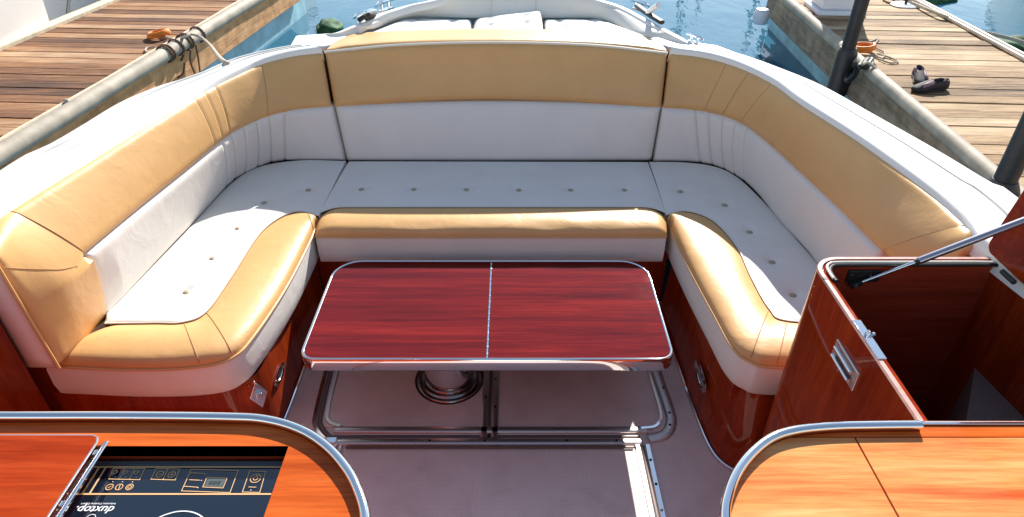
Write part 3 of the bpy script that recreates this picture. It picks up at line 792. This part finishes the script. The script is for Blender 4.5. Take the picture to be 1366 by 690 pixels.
# ================================================================== right counter
gr = thing('side_counter', 'streaked mahogany counter, glare painted in as pale orange, with curved chrome rail, lower right', 'counter', (.8,.6,0))
rp = [Vector((.352,-.3,.912)), Vector((.353,.3,.912)), Vector((.354,.5,.912)), Vector((.355,.6,.912))]+pts([(968,690),(972,660),(984,630),(1004,604),(1030,584),(1062,574),(1110,569),(1170,567.5),(1228,567)], .912)
rr_ = cr(rp, 8)
whole = [(p.x,p.y) for p in offs(rr_, -.006)]
xe = rr_[-1].x; ye = rr_[-1].y
whole = whole+[(xe+.002,.876),(1.40,.876),(1.44,-.3)]
main = clip(whole, lambda p: .846-p[1])
sx0, sx1 = .660, .668
leftp = clip(main, lambda p: .6625-p[0]); rightp = clip(main, lambda p: p[0]-.6665)
farp = clip(whole, lambda p: p[1]-.8485)
MB().prism(leftp, CZ-.03, CZ).build('countertop', CNTR, gr, smooth=False)
LR = MB().prism(rightp, CZ-.03, CZ).build('lid', CNTR, gr, smooth=False)
MB().prism(farp, CZ-.03, CZ).build('back_strip', CNTL, gr, smooth=False)
MB().box(.66,1.42,-.3,.85,CZ-.05,CZ-.012).build('groove', MAHD, gr)
MB().grid([dn(offs(rr_,-.012),0), dn(offs(rr_,-.012),CZ-.031)]).build('cabinet_side', MAHV, gr)
MB().grid([dn(offs(rr_,-.005),CZ-.03), dn(offs(rr_,.006),CZ-.03), dn(offs(rr_,.006),.908), dn(offs(rr_,-.005),.908), dn(offs(rr_,-.005),CZ-.03)]).build('fiddle', MAH, gr)
MB().tube(rr_, .0092, 14, rx=.0085).build('rail', CHROME, gr)
MB().box(xe+.004,1.40,.877,.883,CZ-.02,CZ+.004).build('edge_strip', CHROME, gr, bevel=.001)

# ================================================================== open locker
lk = thing('storage_locker', 'glossy mahogany locker standing open, dark inside, right of the cockpit', 'locker', (1.07,1.17,0))
BX0, BX1, BY0, BY1 = .808, 1.345, .886, 1.470
outl = rrect(BX0, BX1+.02, BY0, BY1, (.001,.001,.02,.075), 10)
outl = [p for p in outl]
def walls(d, z, ol=None):
    n = len(outl); o = []
    for i, p in enumerate(outl):
        a = outl[i-1]; b = outl[(i+1)%n]; t = Vector((b[0]-a[0], b[1]-a[1],0))
        if t.length < 1e-6: t = Vector((1,0,0))
        t.normalize(); o.append(Vector((p[0]+t.y*d, p[1]-t.x*d, z)))
    return o
W = .030
inner_ol = rrect(BX0+W, BX1-.01, BY0-.0, BY1-W, (.001,.001,.01,.05), 10)
n = len(outl)
Zr = lambda ol_, z: [Vector((p[0],p[1],z)) for p in ol_]
MB().grid([Zr(outl,0), Zr(outl,CZ-.006)], True).build('outer_shell', MAHV, lk)
MB().grid([Zr(inner_ol,.18), Zr(inner_ol,CZ-.012)], True).build('inner_lining', MAHD, lk)
MB().prism(inner_ol, .16, .18).build('locker_floor', plain('grey_liner', (.4,.36,.33), .6), lk)
MB().prism([tuple(at(1302,480,.60))[:2], (1.33,1.06), (1.33,.888), (.99,.888)], .1805, .60).build('added_floor_block', plain('added_grey_floor', (.20,.15,.13), .8), lk)  # added block standing in for the floor, raised to catch more skylight
# rim top: pale outer band, mahogany middle, white inner bead, black gasket
m1 = rrect(BX0+.012, BX1+.01, BY0, BY1-.012, (.001,.001,.015,.066), 10)
m2 = rrect(BX0+.024, BX1-.002, BY0, BY1-.024, (.001,.001,.012,.056), 10)
MB().grid([Zr(outl,CZ-.006), Zr(walls(-.002,0),CZ), Zr(m1,CZ)], True).build('rim', EDGEW, lk)
MB().grid([Zr(m1,CZ), Zr(m1,CZ-.004), Zr(m2,CZ-.006), Zr(inner_ol,CZ-.012)], True).build('rim_rebate', MAH, lk)
gpath = [Vector((BX0+.026,1.385,CZ+.001))]+[Vector((p[0],p[1],CZ+.001)) for p in m2[33:43:1][::-1]]
gpath = [Vector((BX0+.027,1.37,CZ)), Vector((BX0+.027,1.395,CZ)), Vector((BX0+.031,1.42,CZ)), Vector((BX0+.045,1.437,CZ)), Vector((BX0+.07,1.443,CZ)), Vector((1.0,1.4435,CZ)), Vector((1.28,1.4435,CZ)), Vector((1.31,1.43,CZ))]
MB().tube(cr(gpath,5), .0035, 8).build('gasket', PIPE_W, lk)
MB().tube([p+Vector((.006,-.008,-.004)) for p in cr(gpath,5)], .005, 8).build('gasket', BLACK, lk)
MB().box(BX0+.001,BX0+.012,1.365,1.375,CZ-.004,CZ+.0008).build('rim_joint', BLACK, lk)
# striker plate and keeper on the near rim
s0 = at(1130,428,CZ); s1 = at(1163,480,CZ)
MB().box(BX0+.001,BX0+.0215,s1.y,s0.y,CZ+.0003,CZ+.003).build('striker_plate', CHROME, lk, bevel=.001)
kp = MB(); kc = Vector((BX0+.014,(s0.y+s1.y)/2+.012,CZ+.003))
kp.tube([kc+Vector((-.006,0,0)), kc+Vector((-.006,0,.008)), kc+Vector((0,0,.012)), kc+Vector((.006,0,.008)), kc+Vector((.006,0,0))], .003, 8)
kp.lathe(kc+Vector((.012,0,0)), [(.006,0),(.006,.004),(.003,.006)], 12)
kp.build('striker_loop', CHROME, lk)
# flush lift latch on the outer face (plane x = BX0)
q = [atX(1111,442,BX0), atX(1107,458,BX0), atX(1150,521,BX0), atX(1153,500,BX0)]
yc = (1.245+1.02)/2
ya = atX(1115,443,BX0).y; yb = atX(1142,533,BX0).y
zc_ = (atX(1115,443,BX0).z+atX(1142,533,BX0).z)/2
ya, yb = max(ya,yb), min(ya,yb)
cpl = Vector((BX0-.001, (ya+yb)/2, zc_))
plate = MB().box(BX0-.004,BX0+.002, cpl.y-.062, cpl.y+.062, cpl.z-.028, cpl.z+.028).build('latch_plate', STEEL, lk, bevel=.002)
MB().box(BX0-.0046,BX0-.003, cpl.y-.040, cpl.y+.040, cpl.z-.016, cpl.z+.012).build('latch_recess', DSTEEL, plate)
MB().tube([Vector((BX0-.012,cpl.y-.045,cpl.z+.016)), Vector((BX0-.012,cpl.y+.045,cpl.z+.016))], .005, 10).build('latch_bar', CHROME, plate)
MB().tube([Vector((BX0-.012,cpl.y-.045,cpl.z-.010)), Vector((BX0-.012,cpl.y+.045,cpl.z-.010))], .005, 10).build('latch_bar', CHROME, plate)
# raised lid on the outboard side
hx = 1.287
tl = R(8)
L0 = Vector((hx,BY1+.012,CZ+.018)); ax = Vector((math.sin(tl),0,math.cos(tl))); nrm = Vector((math.cos(tl),0,-math.sin(tl)))
def lidp(s, w, t): return L0+ax*s+Vector((0,-w,0))+nrm*t
pr = rrect(0,.53,0,.585,(.03,.05,.05,.03),8)
mb = MB()
n = len(pr)
mb.add([lidp(a,b,0) for a,b in pr]+[lidp(a,b,.028) for a,b in pr], [tuple(range(n)), tuple(range(n,2*n))]+[(i,(i+1)%n,n+(i+1)%n,n+i) for i in range(n)])
LL = mb.build('lid', MAH, lk, bevel=.004)
mb = MB()
for w in (.08,.48): mb.tube([Vector((hx-.004,BY1-w,CZ+.008)), Vector((hx-.004,BY1-w-.05,CZ+.008))], .007, 8)
mb.build('hinge', BLACK, lk)
# gas strut
ga = Vector((BX0+.11,BY1-W-.020,CZ-.058))
ga = atY(1145,378,1.425)
gm = atY(1226,348,1.415); gb = atY(1420,274,1.40)
strut = MB().tube([ga, gm], .0045, 10).build('gas_strut', CHROME, lk)
MB().tube([gm-(gb-gm).normalized()*.004, gm, gm+(gb-gm)*.02, gb], [.006,.0098,.0098,.0098], 16).build('strut_cylinder', plain('satin_grey', (.42,.40,.46), .25, .9), strut)
MB().tube([gm-(gb-gm).normalized()*.010, gm-(gb-gm).normalized()*.003], .0085, 14).build('strut_collar', BLACK, strut)
MB().tube([gb, gb+(gb-gm).normalized()*.02], .007, 10).build('strut_socket', BLACK, strut)
MB().box(ga.x-.03,ga.x+.06,1.434,1.4405,ga.z-.004,ga.z+.035).build('strut_bracket', BLACK, lk, bevel=.003)
MB().obox(ga, (gb-ga).normalized(), (0,1,0), (gb-ga).normalized().cross(Vector((0,1,0))), (-.022,.010), (-.007,.009), (-.008,.008)).build('strut_socket', BLACK, strut, bevel=.002)
MB().box(ga.x-.014,ga.x-.004,1.4155,1.4175,ga.z-.008,ga.z+.004).build('socket_clip', CHROME, strut)
mb = MB()
for dx in (-.02,.03): mb.add([Vector((ga.x+dx+math.cos(a)*.004,1.4335,ga.z+.022+math.sin(a)*.004)) for a in [2*math.pi*k/10 for k in range(10)]], [tuple(range(10))])
mb.build('bracket_screws', CHROME, lk)

# ================================================================== deck fittings
def cleat(p, ang, parent, s=1):
    d = Vector((math.cos(ang),math.sin(ang),0)); mb = MB(); p = Vector(p)
    mb.tube([p-d*.085*s+Vector((0,0,.035*s)), p-d*.05*s+Vector((0,0,.043*s)), p+d*.05*s+Vector((0,0,.043*s)), p+d*.085*s+Vector((0,0,.035*s))], [.005*s,.010*s,.010*s,.005*s], 8)
    for k in (-1,1): mb.tube([p+d*.03*k*s, p+d*.03*k*s+Vector((0,0,.042*s))], .008*s, 8)
    mb.obox(p, d, Vector((-d.y,d.x,0)), (0,0,1), (-.05*s,.05*s), (-.016*s,.016*s), (0,.006*s))
    mb.build('cleat', CHROME, parent)
a = at(492,20,1.0); cleat((a.x-.02,a.y,.965), R(62), boat, 1.1)
a = at(519,6,1.0); cleat((a.x-.02,a.y,.97), R(65), boat, 1.1)
a = at(846,6,1.0); cleat((a.x+.03,a.y,.97), R(118), boat, 1.0)
a = at(924,52,.97); cleat((a.x+.01,a.y,.955), R(120), boat, .7)
a = at(490,24,1.0)
t = tag(MB().tube(cr([at(478,28,.99),at(486,22,1.01),at(492,20,1.03),at(500,17,1.01),at(496,22,1.0),at(488,25,1.0)],6), .012, 8).build('mooring_line', BLACK, None, loc=(a.x,a.y,.97)), 'short black line made fast to a cleat on the left of the bow', 'rope')
# grey rod holder with black base on right gunwale
rh = thing('rod_holder', 'grey tube with black foot standing on the right bow gunwale', 'rod holder', tuple(at(864,18,1.0)))
b0_ = at(866,20,1.0)
MB().tube(cr([at(850,8,1.0), at(862,17,1.005), at(883,30,1.0)],6), .017, 8, rx=.012).build('foot', BLACK, rh)
MB().tube([at(864,17,1.01), at(878,7,1.08)], .014, 12).build('tube', PED, rh)

# ================================================================== WATER
m, N, L, b = newmat('harbour_water')
mp = coords(N, L, (1,.55,1))
n1 = noise(N, L, mp, .8, 2, .4, .3); n2 = noise(N, L, mp, 5, 3, .5)
b1 = bump(N, L, b, n1.outputs['Fac'], .34, .08); bump(N, L, b, n2.outputs['Fac'], .16, .03, b1)
setb(b, Base_Color=(.03,.125,.20,1), Roughness=.04, IOR=1.33, Specular_IOR_Level=.8)
wz = -.2
hs = 400
water = mesh('water', [(-hs,-hs,wz),(hs,-hs,wz),(hs,hs,wz),(-hs,hs,wz)], [(0,1,2,3)], m)
tag(water, 'calm blue harbour water between the docks', kind='structure')

# ================================================================== DOCKS
dd = Vector((.066,1,0)).normalized(); ee = Vector((1,-.066,0)).normalized(); UP = Vector((0,0,1))
def dock(label, O, w0, w1, s0, s1, side, plank, timber):
    """O on the boat-side edge line; w0..w1 across; side +1 when the boat lies on the +x side"""
    t = thing('dock', label, 'dock', (O.x, O.y, -.2), 'wooden docks on either side of the boat')
    mb = MB(); s = s0
    while s < s1:
        w = .136+random.uniform(-.004,.003); j = random.uniform(-.012,.012); dz = random.uniform(-.004,.004)
        mb.obox(O, dd, ee, UP, (s, s+w-.012), (w0+j, w1+j), (.262+dz, .30+dz)); s += w
    dk = mb.build('decking', plank, t, smooth=False)
    e_in = w1 if side > 0 else w0; e_out = w0 if side > 0 else w1
    sg_ = 1 if side > 0 else -1
    MB().obox(O, dd, ee, UP, (s0,s1), (w0+.05,w1-.05), (.05,.258)).build('frame', TIMB_SHADE, t)
    MB().obox(O, dd, ee, UP, (s0,s1-.0), tuple(sorted((e_in+sg_*.005, e_in+sg_*.055))), (.03,.295)).build('fascia', timber, t, bevel=.006)
    MB().obox(O, dd, ee, UP, (s0,s1-.0), tuple(sorted((e_out-sg_*.005, e_out-sg_*.055))), (.03,.295)).build('fascia', timber, t, bevel=.006)
    MB().obox(O, dd, ee, UP, (s0,s1+.3), (w0+.10,w1-.02 if side > 0 else w1-.10), (-.45,.028)).build('float', FLOAT, t, bevel=.02)
    return t
OL = Vector((-2.614,7.06,0)); ORr = Vector((2.80,7.06,0))
dl = dock('weathered brown plank dock on the left with rope wrapped round its edge bumper', OL, -1.45, -.06, -7.5, 1.2, 1, PLL, TIMB)
drr = dock('sun bleached straw plank dock on the right with shoes on it', ORr, .06, 1.33, -7.5, .55, -1, PLR, TIMB_SHADE)
def lp_(O, s, w, z): return O+dd*s+ee*w+UP*z
# edge bumpers
MB().tube([lp_(OL, -7.5+k*.5, -.015+.004*math.sin(k*1.7), .315) for k in range(18)], .055, 14).build('edge_bumper', PVC, dl)
MB().tube([lp_(OL, -7.5+k*.5, -.10+.006*math.sin(k*2.1), .335) for k in range(18)], .014, 8).build('edge_batten', plain('pale_batten', (.58,.48,.34), .7, nscale=15, var=.2), dl)
MB().obox(OL, dd, ee, UP, (-7.5,1.3), (-1.50,-1.41), (.28,.345)).build('edge_bumper', plain('cream_edge', (.60,.52,.38), .7, nscale=15, var=.2), dl, bevel=.02)
P = [lp_(ORr, -7.5+k*.5, .01, .312) for k in range(17)]
MB().tube(P, .045, 14).build('edge_bumper', PVC, drr)
MB().tube([p+ee*.065+UP*.0 for p in P], .010, 8).build('edge_batten', plain('red_brown_batten', (.30,.07,.04), .7), drr)
for w in (1.31,1.36):
    MB().tube([lp_(ORr, -7.5+k*.5, w, .318) for k in range(17)], .018, 8).build('edge_bumper', plain('pale_strip', (.62,.52,.42), .6, nscale=20, var=.2), drr)
# bumper knob on the float and on the right dock end
c = at(1019,16,.18); MB().lathe(Vector((c.x-.02,c.y,.05)), [(.001,0),(.06,.01),(.08,.05),(.08,.12),(.06,.16),(.01,.17)], 20).build('corner_roller', PED, drr)
MB().lathe(lp_(OL,-3.0,-.08,.33), [(.02,0),(.02,.02),(.008,.035)], 12).build('bolt', PVC, dl)

# mooring poles
GPO = 'black mooring poles beside the right dock'
def pole(u, v, X, label):
    a = atX(u, v, X); b_ = Vector((a.x,a.y,-.5))
    t = thing('mooring_pole', label, 'pole', (a.x,a.y,-.2), GPO)
    MB().tube([Vector((a.x,a.y,-.6)), Vector((a.x,a.y,2.5))], .052, 20).build('shaft', POST, t)
    MB().tube([Vector((a.x,a.y,-.6)), Vector((a.x,a.y,.36)), Vector((a.x,a.y,.40))], [.078,.078,.058], 20).build('sleeve', POST, t)
    MB().obox(Vector((a.x,a.y,.14)), ee, dd, UP, (.0,.22), (-.05,.05), (-.02,.02)).build('bracket', BLACK, t)
    return a
pa = pole(1119, 108, 2.60, 'tall black mooring pole in a sleeve, beside the white pedestal on the right dock')
pb = pole(1352, 217, 2.44, 'black mooring pole at the right edge of the photo, nearest the locker')
# pedestal on the right dock
c = at(1112,22,.3); c = Vector((c.x+.09, c.y+.22, .3))
pd = thing('dock_pedestal', 'white fibreglass service pedestal standing on the right dock', 'pedestal', tuple(c))
def frust(c, a, b, z0, z1):
    return [[Vector((c.x,c.y,z))+ee*x*s+dd*y*s for x,y in ((-1,-1),(1,-1),(1,1),(-1,1))] for s,z in ((a,z0),(b,z1))]
MB().grid(frust(c,.23,.22,.302,.345), True, True).build('plinth', PED, pd, bevel=.012)
MB().grid(frust(c,.185,.15,.345,1.1), True, True).build('cabinet', PED, pd, bevel=.02)
MB().obox(Vector((c.x,c.y,0)), ee, dd, UP, (.01,.07), (-.176,-.170), (.60,.64)).build('red_cover', RED, pd)
# shoes
def shoe(c, ang, label, k=1):
    t = thing('shoe', label, 'shoe', tuple(c), 'pair of shoes left on the right dock')
    d = Vector((math.cos(ang),math.sin(ang),0)); e = Vector((-d.y,d.x,0)); c = Vector(c)
    st = [(-.140,.020,.040),(-.125,.033,.075),(-.09,.037,.085),(-.04,.035,.080),(.01,.038,.078),(.06,.045,.062),(.10,.044,.048),(.13,.034,.038),(.148,.014,.026)]
    mb = MB(); mb.grid([[c+d*x*.95+e*w*1.08*math.cos(a_)+UP*(.012+.010*math.sin(a_)) for a_ in [2*math.pi*q/14 for q in range(14)]] for x,w,h in st], True, True)
    mb.build('sole', BLACK, t)
    rows = []
    for x, w, h in st:
        r_ = []
        for q in range(13):
            a_ = math.pi*q/12; hh = h
            y = w*math.cos(a_); z = .018+(hh-.018)*math.sin(a_)**.7
            if -.11 < x < .0 and 3 < q < 9: z = .018+(hh-.018)*.35      # foot opening
            r_.append(c+d*x+e*y+UP*z)
        rows.append(r_)
    mb = MB().grid(rows); mb.build('upper', SHOE, t, solid=.003)
    rows = []
    for x, w, h in [s_ for s_ in st if .0 <= s_[0] <= .11]:
        rows.append([c+d*x+e*(w+.002)*math.cos(a_)+UP*(.020+(h-.016)*math.sin(a_)**.7) for a_ in [math.pi*q/12 for q in range(2,6)]])
    MB().grid(rows).build('side_panel', SHOEP, t, solid=.002)
    rows = []
    for x, w, h in st[1:4]:
        rows.append([c+d*x+e*(w+.002)*math.cos(a_)+UP*(.020+(h-.016)*math.sin(a_)**.7) for a_ in [math.pi*q/12 for q in range(9,12)]])
    MB().grid(rows).build('heel_panel', SHOEP, t, solid=.002)
c1 = at(1225,108,.3); c2 = at(1243,120,.3)
shoe((c1.x,c1.y,.303), R(250), 'dark slip-on shoe on the right dock, farther of the pair with mauve side')
shoe((c2.x-.03,c2.y-.02,.303), R(195), 'dark slip-on shoe on the right dock, nearer of the pair lying sideways')
# orange rings, ropes
def coil(c, r, tr, turns, mat, name, label, cat, tilt=0, rise=.012):
    P = []
    for k in range(int(turns*20)+1):
        a_ = 2*math.pi*k/20; rr = r*(1+.06*math.sin(k*.7))
        P.append(Vector(c)+Vector((rr*math.cos(a_), rr*math.sin(a_)*.9, tr+rise*k/20+tilt*math.cos(a_)*r)))
    o = MB().tube(P, tr, 8).build(name, mat, None, loc=c); return tag(o, label, cat)
c = at(213,50,.3); coil((c.x,c.y,.303), .082, .014, 3, ORANGE, 'cord_coil', 'orange cord coil lying on the left brown dock', 'cord coil', .18, .011)
c = at(1150,69,.3); coil((c.x,c.y,.303), .078, .014, 3, ORANGE, 'cord_coil', 'orange cord coil on the right dock near the black pole', 'cord coil', .12, .012)
def rope(P, r, mat, label, n=8, name='rope'):
    P = cr(P, n); o = MB().tube(P, r, 8).build(name, mat, None, loc=P[0]); return tag(o, label, 'rope')
rope([at(1160,56,.31),at(1172,52,.31),at(1166,62,.31),at(1180,70,.31),at(1176,78,.31),at(1168,72,.32),at(1185,76,.31),at(1198,82,.31),at(1188,84,.31),at(1172,79,.31)], .007, ROPE, 'thin pale rope lying in loops beside the orange coil on the right dock')
rope([at(1146,90,.34),at(1154,82,.33),at(1162,80,.33),at(1158,88,.34),at(1166,92,.32),at(1158,80,.34),at(1152,88,.36),at(1164,88,.33)], .022, BLACK, 'bunched black line on the edge of the right dock behind the pole')
rope([at(1150,86,.38),at(1158,84,.38),at(1166,90,.36),at(1170,96,.34)], .010, ROPE, 'short pale line over the black bunch on the right dock')
rope([Vector((pa.x+.05,pa.y,.25)), at(1130,108,.20), at(1140,100,.28), at(1143,92,.36), at(1140,86,.40)], .02, BLACK, 'black strap tying the tall mooring pole to the dock edge', name='strap')
# left dock rope round the bumper
def wrap(u, v, k, mat, r=.009):
    s = at(u,v,.37)
    P = []
    ax_ = OL+dd*((s-OL).dot(dd))+ee*-.015+UP*.315
    for q in range(22):
        a_ = 2*math.pi*q/20
        P.append(ax_+ee*.064*math.cos(a_)+UP*.064*math.sin(a_)+dd*(.012*q/20*k))
    return P
wr = thing('rope_wrap', 'brown rope turns wrapped round the bumper of the left dock', 'rope', tuple(at(250,54,.37)))
for (u, v) in ((232,64),(236,62),(248,55),(258,49),(262,47),(276,38)): MB().tube(wrap(u,v,1,ROPE), .008, 8).build('turn', ROPEB, wr)
if 0: tag(wr, 'brown rope turns wrapped round the bumper of the left dock', 'rope')
rope([at(205,62,.31),at(196,64,.31),at(194,68,.31),at(200,72,.31)], .007, ROPE, 'thin pale rope end curled on the left dock by the orange coil')
rope([at(222,50,.32),at(236,53,.33),at(246,50,.38),at(256,46,.39),at(268,50,.37),at(280,60,.45),at(296,80,.93),at(296,80,.93)+Vector((.09,-.04,-.03))], .011, ROPE, 'pale mooring line running from the left dock bumper to the boat', name='mooring_line')
for k, (l, lab) in enumerate([([(237,72,.28),(232,84,.18),(222,92,.12),(218,98,.1),(226,104,.1),(236,98,.14),(238,84,.22)], 'brown rope loop hanging lowest beside the left dock timber'),
        ([(246,66,.28),(246,82,.18),(252,98,.08)], 'brown rope end hanging straight down the left dock timber'),
        ([(253,60,.28),(257,80,.16),(259,96,.08)], 'dark rope end hanging down the left dock nearest the mooring line')]):
    rope([at(*p)+Vector((.05,0,0)) for p in l], .008, ROPEB, lab)
# rope on outer edge of right dock and round plate with cleat
rope([at(1196,-6,.33),at(1222,6,.33),at(1260,22,.33),at(1300,40,.20),at(1350,52,.15),at(1420,75,.1)], .016, ROPE, 'pale mooring line sagging off the outer edge of the right dock')
rp_ = thing('dock_plate', 'round pale plate with a dark cleat at the far end of the right dock', 'cover plate', tuple(at(1207,8,.3)))
c = at(1207,8,.3)
MB().lathe((c.x,c.y,.300), [(.001,.0),(.13,.003),(.135,.012),(.12,.020),(.02,.022),(.001,.022)], 36).build('disc', PED, rp_)
mb = MB(); mb.tube([Vector((c.x-.05,c.y,.36)),Vector((c.x+.05,c.y,.36))], .010, 8); mb.tube([Vector((c.x,c.y,.32)),Vector((c.x,c.y,.36))], .014, 8)
mb.build('cleat', BLACK, rp_)
rope([at(1178,0,.31),at(1186,4,.31),at(1196,3,.31),at(1190,-2,.31)], .009, ROPEB, 'brown rope end beside the round plate on the right dock')

# algae-grown floats in the water
def blob(c, sx, sy, sz, mat, name, label, cat, seed=0):
    rnd = random.Random(seed); bm = bmesh.new(); bmesh.ops.create_icosphere(bm, subdivisions=4, radius=1)
    ph = [rnd.uniform(0,6) for _ in range(6)]
    V = []
    for v in bm.verts:
        p = v.co; k = 1+.10*math.sin(p.x*5+ph[0])*math.sin(p.y*6+ph[1])+.07*math.sin(p.z*9+ph[2]+p.x*4)
        V.append(Vector(c)+Vector((p.x*sx*k,p.y*sy*k,p.z*sz*k)))
    F_ = [tuple(v.index for v in f.verts) for f in bm.faces]; bm.free()
    return tag(mesh(name, V, F_, mat, None, loc=c), label, cat)
c = at(440,38,-.2); blob((c.x,c.y,-.20), .15,.20,.10, ALGAE, 'mooring_buoy', 'green algae covered buoy low in the water left of the bow', 'buoy', 3)
c = at(1352,62,-.2); blob((c.x,c.y,-.22), .20,.22,.12, ALGAE, 'mooring_buoy', 'green algae covered buoy in the water at the right edge', 'buoy', 5)
c = at(1240,4,-.2); blob((c.x,c.y+.2,-.22), .45,.3,.10, ALGAE, 'mooring_buoy', 'dark green floating buoy behind the far end of the right dock', 'buoy', 8)

# ================================================================== neighbouring boats
def hull(name, label, bow, head, length, beam, fb, stripe=None, grp='boats moored beyond the docks', mast=0, stern_full=.9):
    bow = Vector(bow); d = Vector((math.cos(head),math.sin(head),0)); e = Vector((-d.y,d.x,0))
    t = thing(name, label, 'boat', (bow.x,bow.y,-.2), grp)
    def sec(f, k, z, tuck=1.0):
        w = beam/2*min(1, (1-(1-min(f/.45,1))**2.2)+.0)*(1 if f < .8 else 1-(f-.8)*(1-stern_full)*5)
        return w*tuck
    st = [0,.01,.03,.06,.1,.16,.24,.34,.45,.6,.8,1.0]
    lev = [(-.35,.55),(-.12,.80),(.0,.86),(.12,.90),(fb*.6,.97),(fb,1.0)]
    rows = []
    for z, tk in lev:
        r_ = []
        for f in st: r_.append(bow+d*(length*f + (0.35*(1-min(1,(z+.35)/(fb+.35))) if f == 0 else .0))+e*sec(f,1,z,tk)+UP*(z-.2))
        back = [bow+d*(length*f)-e*sec(f,1,z,tk)+UP*(z-.2) for f in reversed(st[1:])]
        rows.append(r_+back)
    MB().grid(rows[2:], True).build('topsides', GEL, t, angle=50)
    MB().grid(rows[:3], True).build('bottom', PURP if stripe is None else stripe, t, angle=50)
    n = len(rows[-1]); MB().add([p for p in rows[-1]], [tuple(range(n))]).build('deck', GEL, t)
    MB().tube([p+UP*.0 for p in rows[-1]], .03, 6, closed=True).build('rub_rail', NAVY, t)
    if mast:
        p = bow+d*length*.42
        MB().tube([p+UP*(fb-.2), p+UP*(mast*.7), p+UP*mast], [.20,.17,.10], 10).build('mast', plain('dark_mast', (.05,.09,.05), .6), t)
        MB().tube([p+UP*(fb+.9), p+d*length*.4+UP*(fb+.85)], .13, 10).build('boom', NAVY, t)
        MB().obox(p, d, e, UP, (-.6,2.2), (-.8,.8), (fb-.2,fb+.35)).build('cabin', GEL, t, bevel=.12)
    return t
# two beyond the left dock (only their sides are in view)
hb = at(75,30,.3)
hull('moored_boat', 'white moored boat hull behind the left dock, nearest the left edge', (-5.35,1.0,0), R(86.2), 5.15, 1.9, 1.0, NAVY)
hull('moored_boat', 'white moored boat hull behind the left dock, farther away past the blue gap', (-5.0,6.95,0), R(86.2), 6, 2.0, 1.0, NAVY)
rope([at(93,-8,.3), at(104,24,.3)+Vector((-.1,0,0))], .018, BLACK, 'black line crossing the blue gap behind the left dock')
hull('moored_boat', 'white boat bow with purple bottom paint beyond the right dock', (7.15,7.0,0), R(62), 7, 2.2, 1.1)
# sailing boats across the basin: their masts show as reflections
for i, (u, v, h_) in enumerate(((994,67,13),(1029,92,9),(1012,76,8),(906,46,14),(932,24,15),(1040,100,10))):
    a = (345-v)/FPX; slope = (cP+a*sP)/(sP-a*cP); D = slope*(h_+2.1); X = (u-683)/FPX/(cP+a*sP)*D
    lab = ['white sailing boat across the basin with dark mast, tallest near the right','white sailing boat across the basin behind the right dock end','small white sailing boat across the basin between two others','white sailing boat across the basin right of the bow','white sailing boat farthest across the basin','white sailing boat across the basin nearest the right dock'][i]
    hull('sailing_boat', lab, (X-3.5,D-.0,0), R(0), 8.5, 2.4, .9, None, 'sailing boats across the basin', mast=h_)

# ================================================================== LIGHT, SKY, CAMERA
sd = Vector((.455,1.47,1.0)).normalized()
elev = math.asin(sd.z); az = math.atan2(sd.x, sd.y)
w = bpy.data.worlds.new('World'); SC.world = w; w.use_nodes = True
N = w.node_tree.nodes; L = w.node_tree.links
sky = N.new('ShaderNodeTexSky'); sky.sky_type = 'NISHITA'; sky.sun_disc = False
sky.sun_elevation = elev; sky.sun_rotation = az; sky.air_density = 1.0; sky.dust_density = .05; sky.ozone_density = 1.5
bg = N['Background']; bg.inputs['Strength'].default_value = .12
tint = N.new('ShaderNodeMixRGB'); tint.blend_type = 'MULTIPLY'; tint.inputs['Fac'].default_value = 1
tint.inputs[2].default_value = (1.16, 1.0, .84, 1)      # hazier, warmer sky than clean air
L.new(sky.outputs[0], tint.inputs[1]); L.new(tint.outputs[0], bg.inputs['Color'])
sl = bpy.data.lights.new('sun', 'SUN'); sl.energy = 5.0; sl.angle = R(.53); sl.color = (1,.95,.87)
so = bpy.data.objects.new('sun', sl); COL.objects.link(so); so.rotation_euler = sd.to_track_quat('Z','Y').to_euler()
cam = bpy.data.cameras.new('camera'); co = bpy.data.objects.new('camera', cam); COL.objects.link(co)
cam.sensor_width = 36; cam.lens = FPX/1366*36; cam.clip_end = 2000; cam.clip_start = .05
co.location = (0,0,CH); co.rotation_euler = (math.pi/2-PITCH, 0, 0)
SC.camera = co
SC.view_settings.view_transform = 'Standard'; SC.view_settings.look = 'None'
SC.view_settings.exposure = .88; SC.view_settings.gamma = 1
SC.render.resolution_x = 1024; SC.render.resolution_y = 517
